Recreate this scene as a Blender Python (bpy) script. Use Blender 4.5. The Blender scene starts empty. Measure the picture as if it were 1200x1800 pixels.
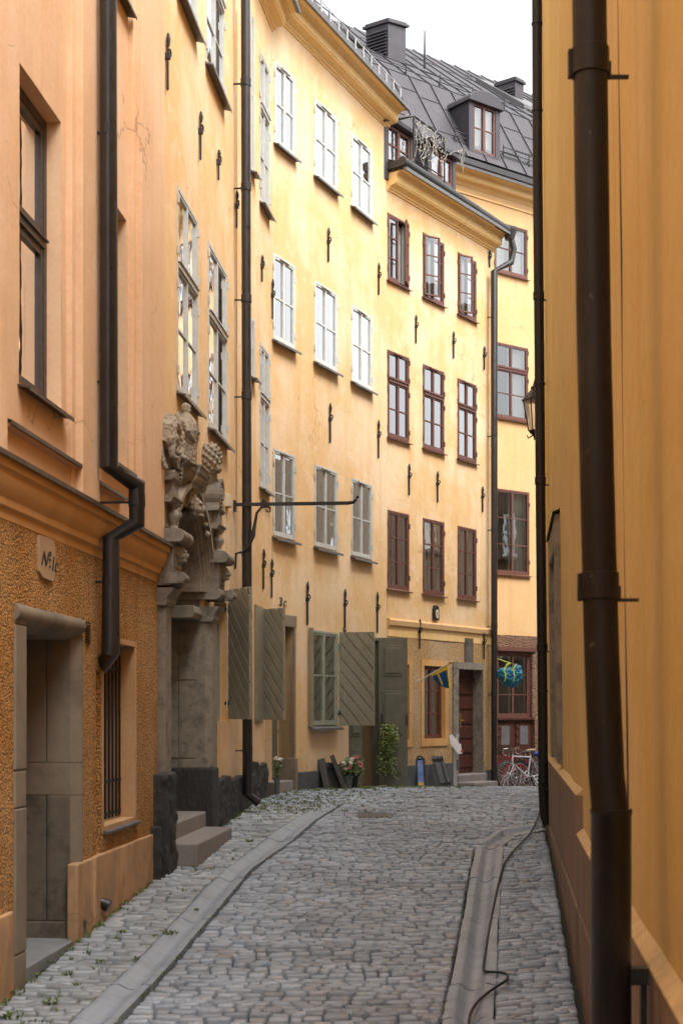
import bpy, bmesh, math, random
from mathutils import Vector, noise, Matrix
random.seed(7)
S = bpy.context.scene
C = S.collection
F = 2500.0
R = math.radians
# ------------------------------------------------------------------ geometry helpers
def ray(x, y): return ((x-600)/F, 1.0, (1250-y)/F)
class W:
    """a facade frame: u metres along the wall, n metres out of it, z up"""
    def __init__(s, A, B, side=1, lean=0.0):
        s.A = A; dx, dy = B[0]-A[0], B[1]-A[1]; s.L = math.hypot(dx, dy)
        s.d = (dx/s.L, dy/s.L); s.nv = (s.d[1]*side, -s.d[0]*side); s.lean = lean
    def P(s, u, n, z):
        return (s.A[0]+s.d[0]*u+s.nv[0]*n - s.lean*z, s.A[1]+s.d[1]*u+s.nv[1]*n, z)
    def px(s, x, y, n=0.0):
        rx, ry, rz = ray(x, y)
        rx = rx + s.lean*rz
        t = (n + s.A[0]*s.nv[0]+s.A[1]*s.nv[1])/(rx*s.nv[0]+ry*s.nv[1])
        return ((t*rx-s.A[0])*s.d[0]+(t*ry-s.A[1])*s.d[1], t*rz)
    def u(s, x, n=0.0): return s.px(x, 1250, n)[0]
    def z(s, x, y, n=0.0): return s.px(x, y, n)[1]
    def Y(s, u): return s.A[1]+s.d[1]*u
IDW = W((0, 0), (1, 0), 1)
class MB:
    def __init__(s, f=None): s.v = []; s.f = []; s.m = []; s.W = f; s.X = None; s.mi = 0
    def pt(s, p):
        if s.X is not None: p = s.X @ Vector(p)
        return s.W.P(*p) if s.W else tuple(p)
    def add(s, vs, fs):
        b = len(s.v); s.v += [s.pt(p) for p in vs]
        for f in fs: s.f.append([b+i for i in f]); s.m.append(s.mi)
    def box(s, u0, u1, n0, n1, z0, z1):
        s.add([(u0,n0,z0),(u1,n0,z0),(u1,n1,z0),(u0,n1,z0),(u0,n0,z1),(u1,n0,z1),(u1,n1,z1),(u0,n1,z1)],
              [(0,3,2,1),(4,5,6,7),(0,1,5,4),(1,2,6,5),(2,3,7,6),(3,0,4,7)])
    def quad(s, a, b, c, d): s.add([a, b, c, d], [(0, 1, 2, 3)])
    def prof(s, pr, u0, u1, closed=True, mit0=0, mit1=0):
        """profile [(n,z)] swept along u"""
        k = len(pr)
        s.add([(u0+mit0*p[0], p[0], p[1]) for p in pr]+[(u1+mit1*p[0], p[0], p[1]) for p in pr],
              [(i, (i+1) % k, k+(i+1) % k, k+i) for i in range(k if closed else k-1)] +
              ([tuple(range(k-1, -1, -1)), tuple(range(k, 2*k))] if closed else []))
    def poly(s, pts, n0, n1):
        """polygon [(u,z)] thickened n0..n1"""
        k = len(pts)
        s.add([(p[0], n0, p[1]) for p in pts]+[(p[0], n1, p[1]) for p in pts],
              [(i, (i+1) % k, k+(i+1) % k, k+i) for i in range(k)]+[tuple(range(k-1, -1, -1)), tuple(range(k, 2*k))])
    def tube(s, pts, r, k=8, cap=True, flat=1.0):
        pts = [Vector(p) for p in pts]; N = len(pts)
        rs = r if isinstance(r, (list, tuple)) else [r]*N
        b = []; prev = None
        for i, p in enumerate(pts):
            t = (pts[min(i+1, N-1)]-pts[max(i-1, 0)]).normalized()
            if prev is None:
                a = t.orthogonal().normalized()
            else:
                a = (prev - t*prev.dot(t))
                a = a.normalized() if a.length > 1e-6 else t.orthogonal().normalized()
            prev = a; c = t.cross(a)
            b += [tuple(p+(a*math.cos(q)+c*math.sin(q)*flat)*rs[i]) for q in [2*math.pi*j/k for j in range(k)]]
        fs = [(i*k+j, i*k+(j+1) % k, (i+1)*k+(j+1) % k, (i+1)*k+j) for i in range(N-1) for j in range(k)]
        if cap: fs += [tuple(range(k-1, -1, -1)), tuple(range((N-1)*k, N*k))]
        s.add(b, fs)
    def lathe(s, cx, cn, pr, k=16):
        """pr [(r,z)] about a vertical axis"""
        N = len(pr)
        s.add([(cx+r*math.cos(2*math.pi*j/k), cn+r*math.sin(2*math.pi*j/k), z) for r, z in pr for j in range(k)],
              [(i*k+j, i*k+(j+1) % k, (i+1)*k+(j+1) % k, (i+1)*k+j) for i in range(N-1) for j in range(k)] +
              [tuple(range(k-1, -1, -1)), tuple(range((N-1)*k, N*k))])
    def ball(s, c, r, seg=10, rings=7):
        if not isinstance(r, (list, tuple)): r = (r, r, r)
        vs = []; fs = []
        for i in range(1, rings):
            th = math.pi*i/rings
            for j in range(seg):
                ph = 2*math.pi*j/seg
                vs.append((c[0]+r[0]*math.sin(th)*math.cos(ph), c[1]+r[1]*math.sin(th)*math.sin(ph), c[2]+r[2]*math.cos(th)))
        t = len(vs); vs += [(c[0], c[1], c[2]+r[2]), (c[0], c[1], c[2]-r[2])]
        for i in range(rings-2):
            for j in range(seg): fs.append((i*seg+j, i*seg+(j+1) % seg, (i+1)*seg+(j+1) % seg, (i+1)*seg+j))
        for j in range(seg):
            fs.append((t, (j+1) % seg, j)); fs.append((t+1, (rings-2)*seg+j, (rings-2)*seg+(j+1) % seg))
        s.add(vs, fs)
    def build(s, name, mat, parent=None, smooth=None, bevel=0, mods=None, fix=True):
        me = bpy.data.meshes.new(name); me.from_pydata(s.v, [], s.f)
        for m in (mat if isinstance(mat, list) else [mat]): me.materials.append(m)
        if isinstance(mat, list): me.polygons.foreach_set('material_index', s.m)
        if fix:
            bm = bmesh.new(); bm.from_mesh(me); bmesh.ops.recalc_face_normals(bm, faces=bm.faces); bm.to_mesh(me); bm.free()
        if smooth is not None:
            me.shade_smooth(); me.set_sharp_from_angle(angle=R(smooth))
        me.update()
        o = bpy.data.objects.new(name, me); C.objects.link(o)
        if parent: o.parent = parent
        if bevel:
            b = o.modifiers.new('bevel', 'BEVEL'); b.width = bevel; b.segments = 2; b.limit_method = 'ANGLE'; b.angle_limit = R(40)
        for f in (mods or []): f(o)
        return o
def tag(o, label, cat=None, group=None):
    o['label'] = label
    if cat: o['category'] = cat
    if group: o['group'] = group
    return o
def thing(name, label, cat, loc=(0, 0, 0), group=None):
    o = bpy.data.objects.new(name, None); C.objects.link(o); o.empty_display_size = .2
    return tag(o, label, cat, group)      # parts carry world coordinates, so the empty stays at the origin until based()
def based(o, loc):
    """move an Empty to the thing's base, keeping its parts where they are"""
    o.location = loc
    inv = Matrix.Translation(-Vector(loc))
    for c in o.children: c.matrix_parent_inverse = inv
def struct(o): o['kind'] = 'structure'; return o
def remesh(vox, disp=0, sc=.1, smooth=0):
    def f(o):
        m = o.modifiers.new('remesh', 'REMESH'); m.mode = 'VOXEL'; m.voxel_size = vox; m.use_smooth_shade = True
        if smooth:
            q = o.modifiers.new('smooth', 'SMOOTH'); q.iterations = smooth; q.factor = .5
        if disp:
            t = bpy.data.textures.new('carving', 'CLOUDS'); t.noise_scale = sc; t.noise_depth = 3
            d = o.modifiers.new('disp', 'DISPLACE'); d.texture = t; d.strength = disp; d.mid_level = .5; d.texture_coords = 'GLOBAL'
    return f
# ------------------------------------------------------------------ materials
def node(nt, t, **k):
    n = nt.nodes.new(t)
    for a, b in k.items():
        if a.startswith('i_'):
            n.inputs[int(a[2:]) if a[2:].isdigit() else a[2:].replace('_', ' ')].default_value = b
        else: setattr(n, a, b)
    return n
def newmat(name):
    m = bpy.data.materials.new(name); m.use_nodes = True
    nt = m.node_tree; return m, nt, nt.nodes['Principled BSDF']
def rgb(c): return (c[0], c[1], c[2], 1)
def mixc(nt, fac, a, b, mode='MIX'):
    n = nt.nodes.new('ShaderNodeMix'); n.data_type = 'RGBA'; n.blend_type = mode
    for i, v in ((0, fac), (6, a), (7, b)):
        if hasattr(v, 'links'): nt.links.new(v, n.inputs[i])
        else: n.inputs[i].default_value = v if i == 0 else rgb(v)
    return n.outputs[2]
def ramp(nt, src, a, b, lo=0., hi=1.):
    n = nt.nodes.new('ShaderNodeMapRange'); n.inputs[1].default_value = a; n.inputs[2].default_value = b
    n.inputs[3].default_value = lo; n.inputs[4].default_value = hi
    nt.links.new(src, n.inputs[0]); return n.outputs[0]
def pos(nt, sc=(1, 1, 1)):
    g = nt.nodes.new('ShaderNodeNewGeometry'); m = nt.nodes.new('ShaderNodeMapping'); m.inputs['Scale'].default_value = sc
    nt.links.new(g.outputs['Position'], m.inputs[0]); return m.outputs[0]
def nz(nt, vec, scale, detail=4, rough=.55):
    n = node(nt, 'ShaderNodeTexNoise'); n.inputs['Scale'].default_value = scale; n.inputs['Detail'].default_value = detail
    n.inputs['Roughness'].default_value = rough; nt.links.new(vec, n.inputs['Vector']); return n.outputs[0]
def bump(nt, b, src, strength, dist, prev=None):
    n = nt.nodes.new('ShaderNodeBump'); n.inputs['Strength'].default_value = strength; n.inputs['Distance'].default_value = dist
    nt.links.new(src, n.inputs['Height'])
    if prev: nt.links.new(prev, n.inputs['Normal'])
    return n.outputs[0]
def stucco(name, base, worn, stain, worn_amt=.5, grain=0., fine=.4, crev=.5):
    m, nt, b = newmat(name); p = pos(nt); L = nt.links.new
    big = ramp(nt, nz(nt, p, .9, 7, .6), .42, .62); c = mixc(nt, big, base, worn)
    mid = ramp(nt, nz(nt, p, 4., 6, .65), .52, .72, 0, worn_amt); c = mixc(nt, mid, c, worn)
    st = ramp(nt, nz(nt, pos(nt, (3.2, 3.2, .22)), 1.4, 6, .6), .5, .78, 0, .55); c = mixc(nt, st, c, stain)
    fl = ramp(nt, nz(nt, p, 28, 4, .7), .3, .7, .93, 1.06)
    mm = node(nt, 'ShaderNodeVectorMath', operation='SCALE'); L(c, mm.inputs[0]); L(fl, mm.inputs[3]); c = mm.outputs[0]
    if not grain:
        cvn = node(nt, 'ShaderNodeTexVoronoi', feature='DISTANCE_TO_EDGE'); cvn.inputs['Scale'].default_value = .75
        wn0 = node(nt, 'ShaderNodeTexNoise'); wn0.inputs['Scale'].default_value = 2.2; wn0.inputs['Detail'].default_value = 6; L(p, wn0.inputs['Vector'])
        s0 = node(nt, 'ShaderNodeVectorMath', operation='SCALE'); s0.inputs[3].default_value = .55; L(wn0.outputs[1], s0.inputs[0])
        a0 = node(nt, 'ShaderNodeVectorMath', operation='ADD'); L(p, a0.inputs[0]); L(s0.outputs[0], a0.inputs[1]); L(a0.outputs[0], cvn.inputs['Vector'])
        line = ramp(nt, cvn.outputs['Distance'], .002, .007, .55, 0); msk = ramp(nt, nz(nt, p, .6, 3), .50, .60, 0, 1)
        lm = node(nt, 'ShaderNodeMath', operation='MULTIPLY'); L(line, lm.inputs[0]); L(msk, lm.inputs[1]); c = mixc(nt, lm.outputs[0], c, tuple(x*.45 for x in stain))
        sp = node(nt, 'ShaderNodeSeparateXYZ'); L(p, sp.inputs[0]); zz = ramp(nt, sp.outputs[2], -1.5, -.55, .9, 0)
        dn = ramp(nt, nz(nt, pos(nt, (1, 1, .5)), 3.5, 7, .7), .35, .65, 0, 1); dm = node(nt, 'ShaderNodeMath', operation='MULTIPLY'); L(zz, dm.inputs[0]); L(dn, dm.inputs[1])
        c = mixc(nt, dm.outputs[0], c, tuple(x*.55+.03 for x in stain))
    nb = bump(nt, b, nz(nt, p, 6, 5), fine, .02)
    nb = bump(nt, b, nz(nt, p, 70, 3), .35, .003, nb)
    if grain:
        v = node(nt, 'ShaderNodeTexVoronoi'); v.inputs['Scale'].default_value = grain; v.inputs['Randomness'].default_value = 1
        warp = node(nt, 'ShaderNodeVectorMath', operation='ADD'); wn = node(nt, 'ShaderNodeTexNoise'); wn.inputs['Scale'].default_value = grain*.8
        L(p, wn.inputs['Vector']); sc = node(nt, 'ShaderNodeVectorMath', operation='SCALE'); sc.inputs[3].default_value = .55/grain
        L(wn.outputs[1], sc.inputs[0]); L(p, warp.inputs[0]); L(sc.outputs[0], warp.inputs[1]); L(warp.outputs[0], v.inputs['Vector'])
        hgt = ramp(nt, v.outputs['Distance'], 0.05, .75, 1, 0)
        nb = bump(nt, b, hgt, 1.0, .9/grain, nb)
        cr0 = ramp(nt, v.outputs['Distance'], .28, .72, 1.0, crev)
        cv = ramp(nt, v.outputs['Color'], 0, 1, .78, 1.18); cm = node(nt, 'ShaderNodeMath', operation='MULTIPLY'); L(cr0, cm.inputs[0]); L(cv, cm.inputs[1]); cr = cm.outputs[0]
        m2 = node(nt, 'ShaderNodeVectorMath', operation='SCALE'); L(c, m2.inputs[0]); L(cr, m2.inputs[3]); c = m2.outputs[0]
    L(c, b.inputs['Base Color']); L(nb, b.inputs['Normal']); b.inputs['Roughness'].default_value = .92
    b.inputs['Specular IOR Level'].default_value = .2
    return m
def simple(name, col, rough=.6, var=.12, scale=8, metal=0., bmp=.1, spec=.4, col2=None, amt=.5, stretch=(1, 1, 1), bd=.004, chips=None):
    m, nt, b = newmat(name); p = pos(nt, stretch); L = nt.links.new
    n1 = nz(nt, p, scale, 6, .65)
    c2 = col2 or tuple(x*(1-var) for x in col)
    hi = tuple(min(1, x*(1+var)) for x in col)
    c = mixc(nt, ramp(nt, n1, .35, .65), c2 if not col2 else col, hi)
    if col2: c = mixc(nt, ramp(nt, nz(nt, p, scale*.45, 7, .7), .48, .66, 0, amt), c, col2)
    if chips:
        c = mixc(nt, ramp(nt, nz(nt, p, 24, 5, .75), .665, .69, 0, .8), c, chips); c = mixc(nt, ramp(nt, nz(nt, p, 5, 6, .8), .60, .75, 0, .5), c, tuple(x*.6 for x in chips))
    L(c, b.inputs['Base Color'])
    L(ramp(nt, nz(nt, p, scale*2.1, 4), .3, .7, max(0, rough-.12), min(1, rough+.12)), b.inputs['Roughness'])
    L(bump(nt, b, nz(nt, p, scale*5, 4), bmp, bd), b.inputs['Normal'])
    b.inputs['Metallic'].default_value = metal; b.inputs['Specular IOR Level'].default_value = spec
    return m
M = {}
M['peach'] = stucco('peach_render', (.69, .44, .26), (.74, .50, .32), (.60, .36, .20), .35)
M['rough_orange'] = stucco('orange_roughcast', (.68, .325, .09), (.77, .43, .17), (.50, .23, .06), .5, grain=58, crev=.36)
M['plinth_orange'] = stucco('orange_plinth_render', (.56, .315, .145), (.62, .38, .20), (.38, .24, .14), .5)
M['cornice_orange'] = stucco('orange_cornice_render', (.60, .32, .11), (.66, .38, .16), (.48, .25, .085), .3)
M['yellow'] = stucco('ochre_lime_render', (.69, .445, .215), (.75, .55, .35), (.61, .365, .15), .9)
M['yellow2'] = stucco('worn_ochre_render', (.68, .435, .205), (.76, .56, .36), (.62, .345, .12), .85)
M['yellow3'] = stucco('smooth_ochre_render', (.62, .385, .18), (.65, .42, .215), (.57, .335, .145), .4)
M['yellow_right'] = stucco('deep_ochre_render', (.69, .48, .165), (.72, .53, .23), (.59, .385, .115), .3)
M['pale_render'] = stucco('pale_grey_render', (.46, .43, .38), (.50, .47, .42), (.38, .35, .30), .3)
M['cornice'] = stucco('cornice_render', (.78, .51, .21), (.80, .56, .28), (.70, .43, .15), .3)
M['roughcast_y'] = stucco('ochre_roughcast', (.66, .41, .18), (.72, .50, .29), (.58, .34, .14), .5, grain=52, crev=.62)
M['roughcast_b'] = stucco('brown_roughcast', (.27, .155, .10), (.31, .18, .12), (.22, .12, .08), .4, grain=30, crev=.6)
M['stone'] = simple('grey_sandstone', (.225, .195, .155), .85, .25, 14, bmp=.7, bd=.012, col2=(.105, .092, .074), amt=.8)
M['stone_warm'] = simple('warm_sandstone', (.25, .205, .15), .85, .25, 9, bmp=.7, bd=.012, col2=(.13, .11, .085), amt=.8)
M['stone_door'] = simple('brown_sandstone_door_frame', (.215, .17, .12), .8, .18, 4, bmp=.5, bd=.008, col2=(.11, .095, .075), amt=.75)
M['stone_dirty'] = simple('stained_dark_sandstone', (.13, .105, .08), .85, .3, 6, bmp=.5, bd=.01, col2=(.035, .03, .028), amt=.9)
M['step'] = simple('granite_step', (.225, .20, .185), .8, .15, 18, bmp=.35, bd=.006, col2=(.20, .17, .15))
M['slab_step'] = simple('slate_threshold', (.23, .24, .25), .6, .1, 6, bmp=.2)
M['tar'] = simple('black_tarred_plinth', (.032, .031, .030), .75, .35, 7, bmp=.9, bd=.03, col2=(.055, .053, .05), stretch=(1, 1, .35))
M['grey_plinth'] = simple('dark_grey_plinth', (.085, .083, .085), .8, .2, 6, bmp=.4, bd=.01)
M['brown_plinth'] = simple('brown_stone_plinth', (.24, .165, .115), .85, .22, 5, bmp=.5, bd=.012, col2=(.15, .105, .075), amt=.7, stretch=(1, 1, .4))
M['plinth_cap'] = simple('yellow_plinth_cap', (.60, .42, .20), .9, .15, 8, bmp=.4, bd=.01)
M['pipe'] = simple('black_painted_pipe', (.018, .016, .016), .38, .3, 9, bmp=.15, spec=.5, stretch=(1, 1, .4), bd=.003, chips=(.10, .09, .08))
M['pipe_brown'] = simple('dark_brown_painted_pipe', (.013, .0095, .008), .5, .25, 9, bmp=.2, spec=.35, col2=(.045, .045, .035), amt=.3, stretch=(1, 1, .35), bd=.003, chips=(.13, .115, .095))
M['iron'] = simple('wrought_iron', (.022, .020, .019), .6, .3, 20, bmp=.3, spec=.4)
M['sheet'] = simple('grey_sheet_metal', (.12, .115, .115), .45, .15, 5, bmp=.1, spec=.5)
M['sheet_light'] = simple('pale_zinc_flashing', (.42, .42, .43), .45, .1, 5, bmp=.1)
M['roof'] = simple('dark_plum_roof_sheet', (.044, .038, .044), .5, .16, 2.2, bmp=.25, spec=.4, col2=(.045, .042, .048), bd=.01)
M['roof_dark'] = simple('black_roof_sheet', (.035, .033, .034), .5, .2, 3, bmp=.2, spec=.4)
M['win_grey'] = simple('grey_window_paint', (.46, .46, .43), .5, .08, 12, bmp=.15)
M['win_white'] = simple('pale_window_paint', (.60, .60, .56), .5, .08, 12, bmp=.15)
M['win_green'] = simple('grey_green_window_paint', (.30, .32, .25), .5, .08, 12, bmp=.15)
M['win_red'] = simple('oxblood_window_paint', (.115, .045, .034), .5, .18, 12, bmp=.15, col2=(.16, .072, .052), amt=.4)
M['win_brown'] = simple('dark_brown_window_paint', (.055, .042, .036), .45, .15, 12, bmp=.15)
M['white'] = simple('white_inner_frame', (.62, .60, .56), .5, .05, 10)
M['shutter'] = simple('olive_grey_shutter_paint', (.245, .225, .165), .5, .14, 7, bmp=.2, col2=(.17, .165, .12))
M['door_green'] = simple('dark_olive_door_paint', (.135, .128, .092), .45, .12, 7, bmp=.15)
M['door_red'] = simple('oxblood_door_paint', (.075, .024, .016), .42, .18, 8, bmp=.15)
M['curtain'] = simple('white_curtain_cloth', (.62, .61, .57), .9, .08, 6)
M['curtain_red'] = simple('rust_curtain_cloth', (.35, .12, .08), .9, .08, 6)
M['curtain_dim'] = simple('grey_curtain_cloth', (.30, .28, .25), .9, .1, 6)
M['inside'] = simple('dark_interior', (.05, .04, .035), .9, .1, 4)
M['leaf'] = simple('green_leaf', (.075, .12, .028), .55, .35, 20, bmp=.1)
M['leaf2'] = simple('yellow_green_leaf', (.13, .17, .035), .55, .3, 20, bmp=.1)
M['pink'] = simple('pink_petal', (.62, .22, .22), .6, .2, 30)
M['petal_white'] = simple('white_petal', (.75, .70, .66), .6, .08, 30)
M['pot'] = simple('grey_pot', (.11, .115, .115), .6, .1, 10)
M['terracotta'] = simple('terracotta', (.30, .075, .04), .7, .12, 10)
M['oldwood'] = simple('tarred_hatch_wood', (.038, .035, .034), .7, .3, 9, bmp=.5, stretch=(6, 6, .6), bd=.006)
M['hatch_grey'] = simple('grey_painted_hatch', (.075, .078, .082), .6, .2, 9, bmp=.4)
M['rubber'] = simple('black_rubber', (.018, .018, .018), .6, .2, 20)
M['chrome'] = simple('bright_metal', (.55, .56, .58), .28, .05, 20, metal=1)
M['silver'] = simple('silver_paint', (.60, .61, .64), .32, .05, 20, metal=.3)
M['red'] = simple('red_bicycle_paint', (.34, .02, .02), .3, .1, 12)
M['blue'] = simple('blue_cloth', (.015, .06, .26), .6, .25, 12)
M['tan'] = simple('tan_leather', (.40, .29, .17), .55, .1, 12)
M['bag'] = simple('blue_woven_plastic', (.012, .155, .26), .38, .3, 14, bmp=.6, bd=.02)
M['lime'] = simple('lime_strap', (.42, .50, .06), .5, .1, 14)
M['flag_blue'] = simple('flag_blue_cloth', (.01, .085, .24), .75, .15, 10)
M['flag_yellow'] = simple('flag_yellow_cloth', (.78, .56, .02), .75, .08, 10)
M['paper'] = simple('white_paper', (.74, .73, .72), .7, .05, 10)
M['paperred'] = simple('red_print', (.45, .08, .05), .7, .05, 10)
M['poster'] = simple('blue_poster_print', (.07, .12, .30), .5, .6, 14, col2=(.25, .28, .36), amt=.6)
M['poster_y'] = simple('ochre_poster_print', (.50, .33, .07), .5, .2, 14)
M['ivory'] = simple('ivory_panel', (.58, .52, .38), .6, .06, 10)
M['brass'] = simple('brass', (.50, .36, .13), .35, .1, 20, metal=.8)
M['cable'] = simple('dark_green_cable', (.020, .028, .026), .5, .2, 20)
M['cream'] = simple('cream_plaque_limestone', (.44, .30, .17), .85, .12, 8, bmp=.3, col2=(.36, .24, .13))
M['black'] = simple('black_paint', (.02, .02, .02), .5, .1, 20)
M['stringlight'] = simple('pale_string_light', (.34, .31, .27), .5, .1, 20)
M['manhole'] = simple('worn_iron_cover', (.17, .168, .165), .45, .25, 12, bmp=.6, metal=.3)
M['gutter'] = simple('pale_granite_gutter', (.29, .33, .385), .5, .10, 4, bmp=.6, bd=.006, col2=(.18, .20, .225), amt=.55)
def mat_setts(name, a, b, moss=.35):
    m, nt, bs = newmat(name); L = nt.links.new; p = pos(nt)
    g = node(nt, 'ShaderNodeNewGeometry')
    c = mixc(nt, g.outputs['Random Per Island'], a, b)
    r2 = node(nt, 'ShaderNodeTexWhiteNoise', noise_dimensions='1D'); L(g.outputs['Random Per Island'], r2.inputs['W'])
    c = mixc(nt, ramp(nt, r2.outputs[0], .80, 1, 0, .5), c, (.26, .215, .185))
    c = mixc(nt, ramp(nt, nz(nt, p, .8, 5), .4, .65, 0, .45), c, (.13, .14, .155))
    c = mixc(nt, ramp(nt, nz(nt, p, 45, 4, .7), .45, .75, 0, .45), c, (.44, .47, .51))
    c = mixc(nt, ramp(nt, nz(nt, p, 14, 5, .7), .56, .75, 0, .5), c, (.09, .085, .08))
    if moss: c = mixc(nt, ramp(nt, nz(nt, p, 2.3, 6, .7), .60, .72, 0, moss), c, (.10, .115, .045))
    L(c, bs.inputs['Base Color'])
    L(ramp(nt, nz(nt, p, 22, 4), .3, .7, .34, .62), bs.inputs['Roughness'])
    nb = bump(nt, bs, nz(nt, p, 18, 4), .55, .012); nb = bump(nt, bs, nz(nt, p, 120, 3), .4, .002, nb)
    L(nb, bs.inputs['Normal']); return m
M['setts'] = mat_setts('grey_setts', (.25, .30, .36), (.44, .51, .60), .2)
M['setts_l'] = mat_setts('pavement_setts', (.26, .285, .305), (.43, .47, .50), .5)
M['earth'] = simple('dark_joint_earth', (.028, .025, .018), .95, .3, 12, bmp=.5, col2=(.045, .06, .018), amt=.9, bd=.01)
def mat_glass():
    m, nt, b = newmat('old_window_glass'); nt.nodes.remove(b); L = nt.links.new
    out = nt.nodes['Material Output']
    tr = node(nt, 'ShaderNodeBsdfTransparent'); tr.inputs[0].default_value = (.80, .84, .82, 1)
    gl = node(nt, 'ShaderNodeBsdfGlossy'); gl.inputs['Roughness'].default_value = .02; gl.inputs[0].default_value = (.95, .97, 1, 1)
    p = pos(nt); nb = bump(nt, None, nz(nt, p, 2.6, 2), .10, .02); L(nb, gl.inputs['Normal'])
    fr = node(nt, 'ShaderNodeFresnel'); fr.inputs[0].default_value = 1.5
    fac = ramp(nt, fr.outputs[0], 0.035, .20, .08, .93)
    mx = node(nt, 'ShaderNodeMixShader'); L(fac, mx.inputs[0]); L(tr.outputs[0], mx.inputs[1]); L(gl.outputs[0], mx.inputs[2])
    L(mx.outputs[0], out.inputs[0]); return m
M['glass'] = mat_glass()
def mat_lampglass():
    m, nt, b = newmat('lantern_glass'); b.inputs['Base Color'].default_value = (.8, .8, .75, 1); b.inputs['Alpha'].default_value = .35
    b.inputs['Roughness'].default_value = .15; return m
M['lampglass'] = mat_lampglass()
# ------------------------------------------------------------------ the lie of the street
HP = [(-60, 2.2), (0, 2.12), (5, 2.02), (9.24, 1.85), (11.1, 1.735), (13.8, 1.57), (16.4, 1.43), (19.1, 1.30), (22, 1.225), (25.6, 1.36), (29, 1.56), (33, 1.86), (38, 2.2), (45, 2.4), (200, 2.4)]
def h(Y):
    if Y <= HP[0][0]: return HP[0][1]
    for i in range(len(HP)-1):
        a, b = HP[i], HP[i+1]
        if Y <= b[0]:
            def sl(j):
                j = max(1, min(len(HP)-2, j)); return (HP[j+1][1]-HP[j-1][1])/(HP[j+1][0]-HP[j-1][0])
            w = b[0]-a[0]; t = (Y-a[0])/w; m0 = sl(i)*w; m1 = sl(i+1)*w
            if a[0] < 0 or b[0] > 40: return a[1]+(b[1]-a[1])*t
            return (2*t**3-3*t*t+1)*a[1]+(t**3-2*t*t+t)*m0+(-2*t**3+3*t*t)*b[1]+(t**3-t*t)*m1
    return HP[-1][1]
def G(X, Y): return -h(Y)
def gp(x, y):
    k = (y-1250)/F; Y = 3.0
    while Y < 40 and Y*k < h(Y): Y += .02
    return ((x-600)/F*Y, Y)
# facade corner points (X,Y)
P0 = (-3.95, -10.0); P1 = (-1.81, 13.79); P2 = (-1.27, 19.84); P3 = (-1.044, 21.4); P4 = (.82, 25.63); P5 = (3.08, 29.07)
WA = W(P0, P1); WB = W(P1, P2); WC = W(P2, P3); WD = W(P3, P4); WE = W(P4, P5)
Q0 = (1.02, 30.6); Q1 = (Q0[0]+.788*12, Q0[1]+.616*12)
WF = W(Q0, Q1)
RW0 = (.5-.1176*12, -12.0); RW1 = (.5+.1176*19.5, 19.5)
WR = W(RW0, RW1, -1, lean=.012)
def wall_at(Y):
    pts = [P0, P1, P2, P3, P4, P5]
    for a, b in zip(pts, pts[1:]):
        if Y <= b[1]: return a[0]+(b[0]-a[0])*(Y-a[1])/(b[1]-a[1])
    if Y < 31.2: return P5[0]
    return Q0[0]+(Y-Q0[1])*.788/.616
def right_at(Y): return .5+.1176*Y if Y < 19.5 else 2.79+(Y-19.5)*1.0
# ------------------------------------------------------------------ walls with openings
def wob(u, z, a, k=0.):
    return a*(noise.noise(Vector((u*.7+k, z*.7, k)))+.5*noise.noise(Vector((u*2.1, z*2.1+k, 3))))
def refine(vals, step):
    vals = sorted(set(round(v, 4) for v in vals)); out = [vals[0]]
    for a, b in zip(vals, vals[1:]):
        k = max(1, int(math.ceil((b-a)/step)))
        out += [a+(b-a)*j/k for j in range(1, k+1)]
    return out
def wall(parent, name, f, u0, u1, z0, z1, ops, mat, n=0., amp=.007, step=.35, rough=None):
    mb = MB(f); us = refine([u0, u1]+[v for o in ops for v in (o[0], o[1]) if u0 < v < u1], step)
    zs = refine([z0, z1]+[v for o in ops for v in (o[2], o[3]) if z0 < v < z1], step)
    ov = [(o[0]+1e-4, o[1]-1e-4, o[2]+1e-4, o[3]-1e-4) for o in ops]
    vs = [(u, n+wob(u, z, amp), z) for u in us for z in zs]; K = len(zs); fs = []
    for i in range(len(us)-1):
        um = (us[i]+us[i+1])/2
        for j in range(K-1):
            zm = (zs[j]+zs[j+1])/2
            if any(o[0] < um < o[1] and o[2] < zm < o[3] for o in ov): continue
            fs.append((i*K+j, (i+1)*K+j, (i+1)*K+j+1, i*K+j+1))
    mb.add(vs, fs)
    for o in ops:
        a, b, c, d = o[:4]; dp = o[4] if len(o) > 4 else .2
        a, b, c, d = max(a, u0), min(b, u1), max(c, z0), min(d, z1)
        if b <= a or d <= c: continue
        g = lambda u, z: (u, n+wob(u, z, amp), z)
        mb.add([g(a, c), g(b, c), g(b, d), g(a, d), (a, n-dp, c), (b, n-dp, c), (b, n-dp, d), (a, n-dp, d)],
               [(0, 1, 5, 4), (1, 2, 6, 5), (2, 3, 7, 6), (3, 0, 4, 7)])
    return mb.build(name, mat, parent, smooth=25, fix=False)
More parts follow.
